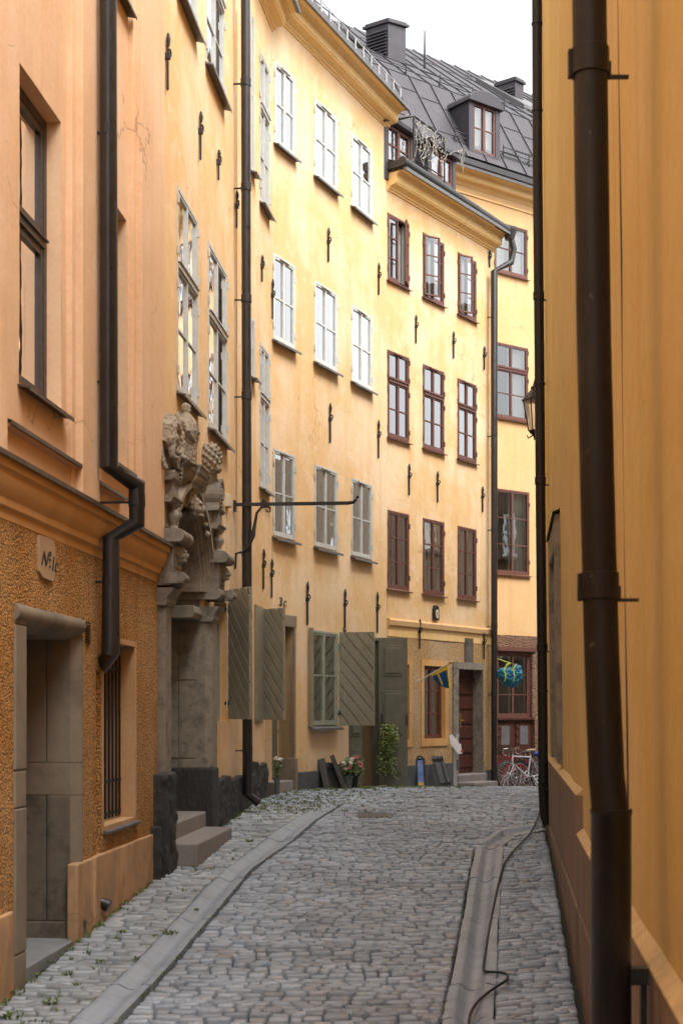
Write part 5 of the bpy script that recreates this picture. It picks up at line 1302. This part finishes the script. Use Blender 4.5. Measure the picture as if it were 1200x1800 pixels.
setts('pavement', lambda Y: wall_at(Y)+.06, lambda Y: interp(GLl, Y)-.01, 4.0, YLend, .078, .085, .22, -.10, M['setts_l'], 2)
setts('pavement', lambda Y: interp(GRr, Y)-.008, lambda Y: right_at(Y)-.04, 4.0, YRend-.1, .072, .08, .20, .42, M['setts'], 3)
# manhole covers
def manhole(c, lab):
    mb = MB(); k = 24; z = G(*c)
    mb.box(c[0]-.23, c[0]+.23, c[1]-.36, c[1]+.36, z-.06, z-.012)
    for i in range(6):
        for j in range(9): mb.box(c[0]-.21+i*.071, c[0]-.21+i*.071+.055, c[1]-.33+j*.074, c[1]-.33+j*.074+.058, z-.014, z-.004)
    return tag(mb.build('manhole_cover', M['manhole'], None), lab, 'manhole cover')
manhole(mh[0], 'worn rectangular iron cover set flush in the setts near the street crest')
# weeds between the stones
mb = MB(); rs = random.Random(8)
def tuft(x, y, s, k=9):
    z = G(x, y)
    for i in range(k):
        a = rs.uniform(0, 6.28); r = s*rs.uniform(.3, 1); l = s*rs.uniform(.3, .7); x1, y1 = x+r*math.cos(a), y+r*math.sin(a); zz = z-.005+rs.uniform(.0, .5)*s
        b = a+rs.uniform(-.6, .6); dx, dy = math.cos(b)*l, math.sin(b)*l; ex, ey = -dy*.35, dx*.35
        mb.mi = rs.randint(0, 1)
        mb.add([(x1, y1, z-.01), (x1+dx*.5+ex, y1+dy*.5+ey, zz+.01), (x1+dx, y1+dy, zz+rs.uniform(0, .02)), (x1+dx*.5-ex, y1+dy*.5-ey, zz+.01)], [(0, 1, 2, 3)])
for i in range(190):
    Y = rs.uniform(7, YLend); a, b = wall_at(Y)+.05, interp(GLl, Y); t = rs.random()
    if noise.noise(Vector((a*3+t*2, Y*1.1, 0))) < -.02: continue
    tuft(a+(b-a)*t, Y, rs.uniform(.012, .035))
for i in range(900):
    Y = rs.uniform(18.5, 26); a = wall_at(Y)+.08; X = a+abs(rs.gauss(0, .9))
    if X < right_at(Y): tuft(X, Y, rs.uniform(.02, .045), 7)
for i in range(140):
    Y = rs.uniform(7, 15); tuft(interp(GLr, Y)+.01 if i % 2 else interp(GRl, Y)-.01, Y, rs.uniform(.01, .018), 5)
for i in range(120):
    Y = rs.uniform(7, 19); tuft(wall_at(Y)+.09, Y, rs.uniform(.02, .045), 7)
for (x, y, s_) in ((300, 1642, .07), (215, 1640, .045), (180, 1600, .05), (90, 1765, .07), (120, 1715, .05), (20, 1790, .08), (205, 1650, .03), (345, 1600, .03), (440, 1480, .06), (178, 1692, .04)):
    p = gp(x, y); tuft(p[0], p[1], s_*.75, 22)
wd_ = mb.build('weeds', [M['leaf'], M['leaf2']], None, fix=False); wd_['kind'] = 'stuff'; tag(wd_, 'small green weeds and moss growing in the joints of the paving', 'weeds')
# ================================================================== loose things
def sweep_ground(pts, r, lift=.012):
    out = []
    for i in range(len(pts)-1):
        a, b = pts[i], pts[i+1]
        for k in range(6): out.append(Vector(a).lerp(Vector(b), k/6))
    out.append(Vector(pts[-1])); sm = out[:]
    for _ in range(6): sm = [sm[0]]+[(sm[i-1]+sm[i]*2+sm[i+1])/4 for i in range(1, len(sm)-1)]+[sm[-1]]
    return sm
cpts = [near_pt(960, 1385, 16.7)]
for x, y, l in ((955, 1420, .10), (938, 1464, .014), (905, 1497, .012), (885, 1520, .01), (872, 1570, .0), (858, 1640, -.012), (850, 1690, -.014), (848, 1712, -.005), (868, 1719, .02), (891, 1722, .025), (893, 1734, .025), (868, 1747, .02), (840, 1762, -.005), (824, 1785, -.012), (822, 1830, -.012), (815, 1900, -.012), (800, 2000, -.01)):
    p = gp(x, y); cpts.append((p[0], p[1], G(*p)+l+.018))
mb = MB(); mb.tube(sweep_ground(cpts, 0), .0095, 8)
tag(mb.build('power_cable', M['cable'], None, smooth=60), 'long dark cable running down the right gutter with one loop', 'cable')
# wall lantern
lamp = thing('wall_lantern', 'black glazed street lantern fixed to the ochre wall behind the far downpipe', 'street lamp')
Yl = 18.3; c = near_pt(940, 735, Yl); k_ = F/Yl; zt_ = (1250-703)/k_; zb_ = (1250-757)/k_
def hexr(mb, r0, z0, r1, z1, cx, cy, k=6):
    vs = [(cx+r*math.cos(R(60*j)), cy+r*math.sin(R(60*j)), z) for r, z in ((r0, z0), (r1, z1)) for j in range(k)]
    mb.add(vs, [(j, (j+1) % k, k+(j+1) % k, k+j) for j in range(k)])
mb = MB(); hexr(mb, .165, zt_, .05, zt_+.14, c[0], c[1]); hexr(mb, .172, zt_-.015, .165, zt_+.01, c[0], c[1]); mb.lathe(c[0], c[1], [(.055, zt_+.13), (.06, zt_+.16), (.03, zt_+.19), (.012, zt_+.26)], 8); mb.build('lantern_roof', M['black'], lamp)
mb = MB()
for j in range(6):
    a = R(60*j); mb.tube([(c[0]+.155*math.cos(a), c[1]+.155*math.sin(a), zt_), (c[0]+.085*math.cos(a), c[1]+.085*math.sin(a), zb_)], .009, 5)
    b = R(60*j+60); 
    for (r, z) in ((.155, zt_-.005), (.085, zb_)): mb.tube([(c[0]+r*math.cos(a), c[1]+r*math.sin(a), z), (c[0]+r*math.cos(b), c[1]+r*math.sin(b), z)], .009, 5)
mb.lathe(c[0], c[1], [(.09, zb_), (.07, zb_-.03), (.03, zb_-.06), (.015, zb_-.12)], 10)
mb.tube([(c[0]-.03, c[1], zb_-.06), (c[0]-.09, c[1], zb_-.10), (c[0]-.10, c[1], zb_-.06)], .01, 5)
mb.build('lantern_frame', M['black'], lamp)
mb = MB(); hexr(mb, .15, zt_-.01, .082, zb_, c[0], c[1]); mb.build('lantern_glass', M['lampglass'], lamp, fix=False)
mb = MB(); mb.tube([(c[0], c[1], zb_-.1), (c[0]+.1, c[1], zb_-.16), (c[0]+.3, c[1], zb_-.2)], .014, 6); mb.tube([(c[0], c[1], zt_+.25), (c[0]+.15, c[1], zt_+.29), (c[0]+.3, c[1], zt_+.3)], .012, 6); mb.build('lantern_bracket', M['black'], lamp)
based(lamp, c)
# ---- leaning hatches, sign frame, stand, pots on the street
def leaning(f, x0, x1, y_top, nfoot, ntop, w_extra=0): 
    pass
def lean_frame(f, xl, xr, ytop, nfoot, u_in=0.):
    """matrix-like transform: panel coords (s across, t up 0..H, d out) -> frame coords"""
    ua, ub = f.u(xl, nfoot), f.u(xr, nfoot); Yc = f.Y((ua+ub)/2); g = -h(Yc); zt = f.z((xl+xr)/2, ytop, .05); H = math.hypot(zt-g, nfoot-.06)
    def tr(s, t, d): 
        q = t/H; return (ua+s, nfoot+(.06-nfoot)*q+d*.95, g+.005+(zt-g)*q+d*.2)
    return tr, ub-ua, H
def panel_mesh(tr, mb, s0, s1, t0, t1, d0, d1):
    vs = [tr(s, t, d) for d in (d0, d1) for s, t in ((s0, t0), (s1, t0), (s1, t1), (s0, t1))]
    mb.add(vs, [(0, 1, 2, 3), (7, 6, 5, 4), (0, 4, 5, 1), (1, 5, 6, 2), (2, 6, 7, 3), (3, 7, 4, 0)])
def hatch(f, xl, xr, yt, nf, mat, label, battens, W0=None, rails=True):
    root = thing('cellar_hatch', label, 'hatch'); tr, Wd, H = lean_frame(f, xl, xr, yt, nf)
    mb = MB(f); k = 4
    for i in range(k): panel_mesh(tr, mb, Wd*i/k+.003, Wd*(i+1)/k-.003, 0, H*(.97 if rails else .9), 0, .03)
    mb.build('boards', mat, root, bevel=.004)
    for (s0, s1, t0, t1) in battens:
        mb = MB(f); panel_mesh(tr, mb, Wd*s0, Wd*s1, H*t0, H*t1, .031, .07); mb.build('batten', mat, root, bevel=.004)
    based(root, f.P(f.u(xl, nf), nf, -h(f.Y(f.u(xl, nf))))); return root
def plank_x(pa, pb, w, t, mb):
    a, b = Vector(pa), Vector(pb); d = (b-a).normalized(); s = d.cross(Vector((0, 1, 0))).normalized()*w/2; q = Vector((0, t/2, 0))
    vs = [tuple(p+e1*s+e2*q) for p in (a, b) for e1, e2 in ((-1, -1), (1, -1), (1, 1), (-1, 1))]
    mb.add(vs, [(0, 1, 2, 3), (7, 6, 5, 4), (0, 4, 5, 1), (1, 5, 6, 2), (2, 6, 7, 3), (3, 7, 4, 0)])
# dark hatch at the bend, leaning against the yellow house
hr = thing('cellar_hatch', 'black wooden trough-like hatch leaning beside the flower pots', 'hatch')
Yh = 22.9
def np_(x, y, Y): return near_pt(x, y, Y)
mb = MB(); plank_x(np_(576, 1388, Yh-.1), np_(564, 1334, Yh+.15), .11, .30, mb); mb.build('side_board', M['oldwood'], hr, bevel=.006)
mb = MB(); plank_x(np_(606, 1387, Yh-.1), np_(583, 1328, Yh+.15), .07, .30, mb); mb.build('side_board', M['oldwood'], hr, bevel=.006)
mb = MB()
for i in range(3):
    t = (i+.5)/3; xb = 578+26*t; xt = 568+15*t
    plank_x(np_(xb, 1389, Yh), np_(xt, 1341, Yh+.22), .082, .03, mb)
mb.build('boards', M['oldwood'], hr, bevel=.004)
mb = MB(); plank_x(np_(574, 1350, Yh+.12), np_(588, 1348, Yh+.12), .03, .04, mb); mb.build('batten', M['oldwood'], hr)
based(hr, np_(590, 1388, Yh))
# grey hatch by the brown door
hr = thing('cellar_hatch', 'grey painted hatch with two battens leaning left of the leaflet stand', 'hatch'); Yh = 26.5
mb = MB()
for i in range(3): t = (i+.5)/3; plank_x(np_(774+20*t, 1387, Yh), np_(757+20*t, 1329, Yh+.28), .073, .03, mb)
mb.build('boards', M['hatch_grey'], hr, bevel=.004)
for t in (.08, .9):
    mb = MB(); plank_x(np_(773-17*(1-t)*0-16*t, 1383-52*t, Yh-.03+.28*t), np_(793-16*t, 1381-52*t, Yh-.03+.28*t), .05, .03, mb); mb.build('batten', M['oldwood'], hr)
for t in (.18, .82):
    mb = MB(); plank_x(np_(772+20*t, 1384, Yh-.04), np_(757+20*t, 1334, Yh+.24), .02, .03, mb); mb.build('batten', M['oldwood'], hr)
based(hr, np_(784, 1388, Yh))
# framed poster leaning
sg = thing('sign_board', 'black framed board with a blue picture leaning on the dark plinth', 'sign'); Yh = 26.3
mb = MB(); a, b, c_, d = np_(733, 1384, Yh), np_(747, 1384, Yh), np_(744.5, 1334, Yh+.2), np_(731, 1334, Yh+.2)
for p, q in ((a, b), (b, c_), (c_, d), (d, a)): mb.tube([p, q], .022, 6)
mb.tube([d, (d[0]+.05, d[1], d[2]+.05), (c_[0]-.05, c_[1], c_[2]+.05), c_], .015, 6); mb.build('frame', M['black'], sg)
mb = MB(); L3 = lambda p, q, t: tuple(Vector(p).lerp(Vector(q), t)); 
mb.add([a, b, c_, d]+[(p[0], p[1]+.02, p[2]) for p in (a, b, c_, d)], [(0, 1, 2, 3), (7, 6, 5, 4), (0, 4, 5, 1), (1, 5, 6, 2), (2, 6, 7, 3), (3, 7, 4, 0)]); mb.build('picture', M['poster'], sg)
mb = MB(); a2, b2_ = L3(L3(a, d, .05), L3(b, c_, .05), .1), L3(L3(a, d, .05), L3(b, c_, .05), .9); c2, d2 = L3(L3(a, d, .17), L3(b, c_, .17), .9), L3(L3(a, d, .17), L3(b, c_, .17), .1)
mb.add([(p[0], p[1]-.006, p[2]) for p in (a2, b2_, c2, d2)], [(0, 1, 2, 3)]); mb.build('caption_strip', M['poster_y'], sg); based(sg, a)
# leaflet stand
ls = thing('leaflet_stand', 'slim grey post with white leaflets fanned out beside the brown door', 'leaflet stand'); Yh = 26.9
p0, p1 = np_(799.5, 1386, Yh), np_(803, 1312, Yh+.05); mb = MB(); mb.box(p0[0]-.035, p0[0]+.035, p0[1]-.03, p0[1]+.03, p0[2], p1[2]-.1)
plank_x(np_(799.5, 1330, Yh), np_(804, 1290, Yh), .06, .05, mb); mb.build('post', M['sheet_light'], ls, bevel=.005)
mb = MB(); mb.box(p0[0]+.02, p0[0]+.06, p0[1]-.04, p0[1]+.0, p0[2]+.35, p0[2]+.55); mb.build('plate', M['sheet'], ls)
mb = MB(); rs = random.Random(4)
for i in range(6):
    a = np_(797+i*2.6, 1300+i*3.2, Yh-.05-.01*i); plank_x((a[0]-.02, a[1], a[2]-.10), (a[0]-.03+rs.uniform(-.03, .02), a[1]+.03, a[2]+.09), .075, .008, mb)
mb.build('leaflets', M['paper'], ls)
mb = MB(); a = np_(812, 1319, Yh-.13); plank_x((a[0], a[1], a[2]-.03), (a[0]-.0, a[1], a[2]+.0), .07, .008, mb); mb.build('leaflet_print', M['paperred'], ls); based(ls, p0)
# flowers
def blobleaves(mb, c, r, n, s, rs, droop=0):
    for i in range(n):
        while True:
            v = Vector((rs.uniform(-1, 1), rs.uniform(-1, 1), rs.uniform(-1, 1)))
            if v.length < 1: break
        p = Vector((c[0]+v.x*r[0], c[1]+v.y*r[1], c[2]+v.z*r[2])); a = Vector((rs.gauss(0, 1), rs.gauss(0, 1), rs.gauss(0, .6)-droop)).normalized()*s*rs.uniform(.6, 1.2); b = a.orthogonal().normalized()*s*.38
        mb.add([tuple(p), tuple(p+a*.5+b), tuple(p+a), tuple(p+a*.5-b)], [(0, 1, 2, 3)])
def potplant(x, y, Y, name, lab, pr, leafr, flowers, potmat, nl, leafmat='leaf'):
    t = thing(name, lab, 'potted plant', group=None); c = np_(x, y, Y); c = (c[0], c[1], -h(Y)); rs = random.Random(int(x))
    mb = MB(); r, H = pr; mb.lathe(c[0], c[1], [(r*.7, c[2]), (r*.95, c[2]+H*.88), (r*1.08, c[2]+H*.88), (r*1.08, c[2]+H), (r*.95, c[2]+H), (r*.9, c[2]+H*.9)], 16); mb.build('pot', potmat, t, smooth=40)
    mb = MB(); blobleaves(mb, (c[0], c[1], c[2]+H+leafr[2]*.8), leafr, nl, .06, rs); mb.build('foliage', M[leafmat], t, fix=False)
    for mat, n in flowers:
        mb = MB()
        for i in range(n):
            a = rs.uniform(0, 6.28); q = rs.uniform(.3, 1.05); p = (c[0]+leafr[0]*q*math.cos(a), c[1]-abs(leafr[1]*q*math.sin(a))-.03, c[2]+H+leafr[2]*rs.uniform(.5, 1.9))
            for k in range(12):
                pp = (p[0]+rs.uniform(-.028, .028), p[1]+rs.uniform(-.028, .028), p[2]+rs.uniform(-.022, .022)); mb.ball(pp, .014, 5, 4)
        mb.build('blossom', mat, t)
    based(t, c)
potplant(611, 1386, 22.9, 'flower_pot', 'grey pot of white and pink flowers beside the black hatch', (.085, .2), (.17, .12, .15), [(M['petal_white'], 6), (M['pink'], 2)], M['pot'], 260)
potplant(622, 1385, 23.1, 'flower_pot', 'dark pot of pink geraniums before the green door', (.08, .22), (.16, .12, .17), [(M['pink'], 6)], M['oldwood'], 300)
potplant(487, 1380, 21.05, 'flower_pot', 'small pot with a white bloom on the corner doorstep', (.05, .25), (.05, .05, .16), [(M['petal_white'], 2)], M['pot'], 60)
hp_ = thing('hanging_plant', 'trailing green plant in a terracotta pot hung on the green door', 'plant'); Yh = 25.05; c = np_(678, 1292, Yh); rs = random.Random(2)
mb = MB(); mb.lathe(c[0]-.03, c[1], [(.06, c[2]-.08), (.10, c[2]+.04), (.11, c[2]+.05)], 14); mb.build('pot', M['terracotta'], hp_, smooth=40)
mb = MB()
blobleaves(mb, (c[0]+.05, c[1], c[2]+.06), (.16, .09, .14), 380, .05, rs)
for s_ in range(46):
    x = c[0]+rs.uniform(-.09, .20); y = c[1]-rs.uniform(.02, .14); L = rs.uniform(.15, .85)*(1 if x < c[0]+.12 else .45); z = c[2]+.08; k = int(L/.018)
    for i in range(k):
        x += rs.uniform(-.009, .009)+ (.002 if i < 8 else -.0008); z -= .018; a = Vector((rs.uniform(-1, 1), rs.uniform(-.6, .3), rs.uniform(-.9, .3))).normalized()*.045; b = a.orthogonal().normalized()*.014
        p = Vector((x, y, z)); mb.add([tuple(p), tuple(p+a*.5+b), tuple(p+a), tuple(p+a*.5-b)], [(0, 1, 2, 3)])
mb.build('foliage', M['leaf2'], hp_, fix=False)
mb = MB(); mb.tube([(c[0]-.03, c[1], c[2]+.05), (c[0]-.03, c[1]+.05, c[2]+.32)], .004, 4); mb.build('hanger', M['iron'], hp_); based(hp_, c)
# flag on its pole
fg = thing('flag', 'blue and yellow flag on a slanting pole in front of the low yellow house', 'flag'); Yf = 26.6
p0, p1 = np_(719, 1207, Yf-.0), np_(793, 1164, Yf-.5)
p0 = (p0[0], p0[1]+.02, p0[2]); mb = MB(); mb.tube([p0, p1], .012, 8); mb.ball(p1, .022, 8, 6); mb.build('flag_pole', M['white'], fg)
mb = MB(); mb.ball(p1, .026, 8, 6); mb.tube([L3(p0, p1, .93), p1], .014, 8); mb.build('finial', M['brass'], fg)
mb = MB(); NU, NV = 22, 16; a, b = L3(p0, p1, .50), L3(p0, p1, .92); vs = []
for j in range(NV+1):
    v = j/NV
    for i in range(NU+1):
        t = i/NU; top = Vector(a).lerp(Vector(b), t); Ld = .20+.26*t
        gather = (t-.55)*(-.10)*v; x = top.x+gather+.11*v*(1-t*.2); y = top.y+.045*math.sin(t*11+v*2)*v; z = top.z-Ld*v
        vs.append((x, y, z))
for j in range(NV):
    for i in range(NU):
        t = (i+.5)/NU; v = (j+.5)/NV; mb.mi = 1 if (v < .16 or .30 < t < .40 and v < .9 or t > .93 and v > .1) else 0
        q = j*(NU+1)+i; mb.add([vs[q], vs[q+1], vs[q+NU+2], vs[q+NU+1]], [(0, 1, 2, 3)])
def solid(o): m = o.modifiers.new('thick', 'SOLIDIFY'); m.thickness = .003
mb.build('flag_cloth', [M['flag_blue'], M['flag_yellow']], fg, fix=False, mods=[solid]); based(fg, p0)
# blue bag on the corner pipe
bg = thing('plastic_bag', 'bulging blue woven plastic bag with lime straps hung beside the corner downpipe', 'bag'); Yb = 29.0; c = np_(896, 1188, Yb)
bg_k = Yb/F
mb = MB(); rs = random.Random(6)
mb.ball((c[0], c[1], c[2]), (.25, .13, .17), 20, 14); mb.ball((c[0]+.02, c[1], c[2]-.10), (.19, .11, .14), 16, 10); mb.ball((c[0]-.12, c[1], c[2]+.04), (.15, .12, .13), 16, 10); mb.ball((c[0]+.14, c[1], c[2]+.08), (.11, .1, .17), 14, 10)
mb.build('bag_body', M['bag'], bg, mods=[remesh(.012, .085, .075)])
mb = MB(); 
for x0 in (-.13, .05): mb.tube([(c[0]+x0, c[1]-.17, c[2]-.12), (c[0]+x0+.02, c[1]-.185, c[2]+.0), (c[0]+x0-.01, c[1]-.17, c[2]+.12), (c[0]+x0+.05, c[1]-.1, c[2]+.22), (c[0]+.0, c[1]-.02, c[2]+.26)], .018, 6, flat=.3)
mb.tube([(c[0]+.0, c[1]-.02, c[2]+.26), (P5[0]+.05, P5[1]-.05, c[2]+.36)], .012, 5); mb.build('strap', M['lime'], bg); based(bg, c)
# ---- bicycles
def bicycle(pos_, ang, frame_mat, label, saddle='black', guard=None, basket=False, cover=None, carrier=False, step=False, hb='flat'):
    root = thing('bicycle', label, 'bicycle', group='bicycles parked by the brown house'); X = Matrix.Translation(pos_) @ Matrix.Rotation(ang, 4, 'Z') @ Matrix.Rotation(R(5), 4, 'X') @ Matrix.Scale(.95, 4)
    def nb_(): m_ = MB(); m_.X = X; return m_
    rw, fwx, rr = 0., 1.06, .335
    for cx in (rw, fwx):
        m_ = nb_(); m_.tube([(cx+rr*math.cos(a), 0, rr+rr*math.sin(a)) for a in [2*math.pi*i/32 for i in range(33)]], .017, 8, cap=False); wh = m_.build('wheel', M['rubber'], root, smooth=60)
        m_ = nb_(); m_.tube([(cx+(rr-.025)*math.cos(a), 0, rr+(rr-.025)*math.sin(a)) for a in [2*math.pi*i/32 for i in range(33)]], .010, 6, cap=False)
        m_.tube([(cx, -.04, rr), (cx, .04, rr)], .022, 8)
        for i in range(18): a = 2*math.pi*i/18; m_.tube([(cx, .02*(-1)**i, rr), (cx+(rr-.03)*math.cos(a+.15), 0, rr+(rr-.03)*math.sin(a+.15))], .0028, 3, cap=False)
        m_.build('rim', M['chrome'], wh, smooth=60)
        if guard:
            m_ = nb_(); a0, a1 = (.35, 2.7)
            m_.tube([(cx+(rr+.03)*math.cos(a), 0, rr+(rr+.03)*math.sin(a)) for a in [a0+(a1-a0)*i/14+(.0 if cx == rw else .0) for i in range(15)]], .026, 6, flat=.5); m_.build('mudguard', guard, root, smooth=60)
    bb = (.43, 0, .29); st_ = (.31, 0, .78); hd = (.87, 0, .80); hd2 = (.90, 0, .62)
    m_ = nb_(); r = .016
    m_.tube([bb, st_], r, 8); m_.tube([bb, hd2], r*1.1, 8); m_.tube([hd2, hd], .02, 8); m_.tube([(rw, .05, rr), (bb[0], .03, bb[2])], .011, 6); m_.tube([(rw, -.05, rr), (bb[0], -.03, bb[2])], .011, 6)
    m_.tube([(rw, .05, rr), (.32, .02, .74)], .009, 6); m_.tube([(rw, -.05, rr), (.32, -.02, .74)], .009, 6)
    m_.tube([(.32, 0, .74) if not step else (.37, 0, .52), (.875, 0, .77) if not step else (.885, 0, .66)], r, 8)
    for s_ in (.05, -.05): m_.tube([hd2, (.93, s_, .55), (fwx, s_, rr)], .011, 6)
    m_.build('frame', frame_mat, root, smooth=60)
    m_ = nb_(); m_.tube([hd, (.85, 0, .95)], .013, 6)
    if hb == 'flat': m_.tube([(.80, -.30, .98), (.85, -.12, .96), (.85, .12, .96), (.80, .30, .98)], .012, 6)
    else: m_.tube([(.88, -.2, .80), (.98, -.2, .84), (.96, -.19, .95), (.85, -.17, .95), (.85, .17, .95), (.96, .19, .95), (.98, .2, .84), (.88, .2, .80)], .013, 6)
    m_.tube([st_, (.30, 0, .88)], .012, 6); m_.build('handlebar', M['chrome'], root, smooth=60)
    m_ = nb_(); m_.tube([(.14, 0, .90), (.22, 0, .915), (.34, 0, .90), (.43, 0, .895)], [.06, .07, .03, .015], 10, flat=.45) if 0 else m_.ball((.25, 0, .90), (.13, .07, .028), 12, 8); m_.ball((.36, 0, .897), (.09, .025, .02), 10, 6); m_.build('saddle', M[saddle], root, smooth=60)
    m_ = nb_(); m_.tube([(bb[0]+.09*math.cos(a), -.05, bb[2]+.09*math.sin(a)) for a in [2*math.pi*i/16 for i in range(17)]], .008, 5, cap=False); m_.tube([(bb[0], -.06, bb[2]), (bb[0]+.10, -.08, bb[2]-.13)], .011, 6); m_.tube([(bb[0], .06, bb[2]), (bb[0]-.10, .08, bb[2]+.13)], .011, 6)
    m_.box(bb[0]+.06, bb[0]+.15, -.17, -.08, bb[2]-.145, bb[2]-.12); m_.tube([(rw, -.05, rr+.035), (bb[0], -.05, bb[2]+.09)], .004, 4); m_.tube([(rw, -.05, rr-.035), (bb[0], -.05, bb[2]-.09)], .004, 4); m_.build('crankset', M['chrome'], root, smooth=60)
    m_ = nb_(); m_.tube([(.30, .04, .30), (.22, .20, .02)], .01, 6); m_.build('kickstand', M['chrome'], root)
    if carrier:
        m_ = nb_()
        for y in (-.06, 0, .06): m_.tube([(-.28, y, .74), (.2, y, .74)], .007, 5)
        for y in (-.07, .07): m_.tube([(-.2, y, .74), (rw, y, rr)], .006, 5)
        m_.build('luggage_rack', M['iron'], root)
    if basket:
        m_ = nb_(); cx, cz = 1.02, .86
        for z in (0, .06, .12, .18): m_.tube([(cx-.13, -.17, cz+z), (cx+.13, -.17, cz+z), (cx+.13, .17, cz+z), (cx-.13, .17, cz+z), (cx-.13, -.17, cz+z)], .005, 4)
        for i in range(7): 
            for y in (-.17, .17): m_.tube([(cx-.12+i*.04, y, cz), (cx-.13+i*.043, y, cz+.18)], .004, 4)
        m_.build('basket', M['iron'], root)
    if cover:
        m_ = nb_(); m_.ball((.05, 0, .82), (.22, .14, .10), 14, 8); m_.ball((.28, 0, .90), (.14, .11, .07), 12, 8); m_.build('saddle_cover', cover, root, mods=[remesh(.02, .05, .08)])
    based(root, pos_)
    return root
angF = math.atan2(WF.d[1], WF.d[0])
def bike_at(x, n, **k):
    # x: picture column of the rear hub; the bicycle faces left along the wall
    u = WF.u(x, n); p = WF.P(u, n, 0); q = (p[0], p[1], -h(p[1])+.01); return bicycle(q, angF+math.pi, **k)
bike_at(952, 1.75, frame_mat=M['silver'], label='silver racing bicycle in front, parked outside the red cellar door', hb='drop', saddle='tan')
bike_at(944, 1.05, frame_mat=M['red'], label='red city bicycle with mudguards behind the silver one', guard=M['red'], carrier=True, step=True, basket=True)
bike_at(962, .5, frame_mat=M['black'], label='dark bicycle with a blue saddle cover against the brown wall', guard=M['red'], cover=M['blue'], carrier=True)
bike_at(972, 1.35, frame_mat=M['black'], label='black bicycle carrying a blue bundle, half hidden by the far downpipe', guard=M['black'], cover=M['blue'])
# ================================================================== camera, light
cam = bpy.data.cameras.new('camera'); co_ = bpy.data.objects.new('camera', cam); C.objects.link(co_)
co_.location = (0, 0, 0); co_.rotation_euler = (R(90), 0, 0)
cam.sensor_fit = 'VERTICAL'; cam.sensor_height = 36; cam.sensor_width = 24; cam.lens = F/1800*36; cam.shift_y = 350/1800.; cam.clip_end = 500; cam.clip_start = .05
cam.dof.use_dof = True; cam.dof.focus_distance = 21; cam.dof.aperture_fstop = 5.6
S.camera = co_
SUN_EL, SUN_ROT = R(56), R(132)
wd = bpy.data.worlds.new('World'); S.world = wd; wd.use_nodes = True; nt = wd.node_tree
bgd = nt.nodes['Background']; sk = nt.nodes.new('ShaderNodeTexSky'); sk.sky_type = 'NISHITA'; sk.sun_disc = False; sk.sun_elevation = SUN_EL; sk.sun_rotation = SUN_ROT
sk.dust_density = 5; sk.air_density = 1.2; sk.ozone_density = 1
hs = nt.nodes.new('ShaderNodeHueSaturation'); hs.inputs['Saturation'].default_value = .08; nt.links.new(sk.outputs[0], hs.inputs['Color']); nt.links.new(hs.outputs[0], bgd.inputs[0]); bgd.inputs[1].default_value = .15
sun = bpy.data.lights.new('sun', 'SUN'); sun.energy = .75; sun.angle = R(40); sun.color = (1, .96, .9); so = bpy.data.objects.new('sun', sun); C.objects.link(so)
dv = Vector((math.sin(SUN_ROT)*math.cos(SUN_EL), math.cos(SUN_ROT)*math.cos(SUN_EL), math.sin(SUN_EL)))
so.rotation_euler = dv.to_track_quat('Z', 'Y').to_euler()
S.view_settings.view_transform = 'Standard'; S.view_settings.look = 'None'; S.view_settings.exposure = 1.55; S.view_settings.gamma = 1
S.cycles.max_bounces = 8; S.cycles.diffuse_bounces = 5; S.cycles.transparent_max_bounces = 8; S.cycles.use_denoising = True
S.cycles.sample_clamp_indirect = 6
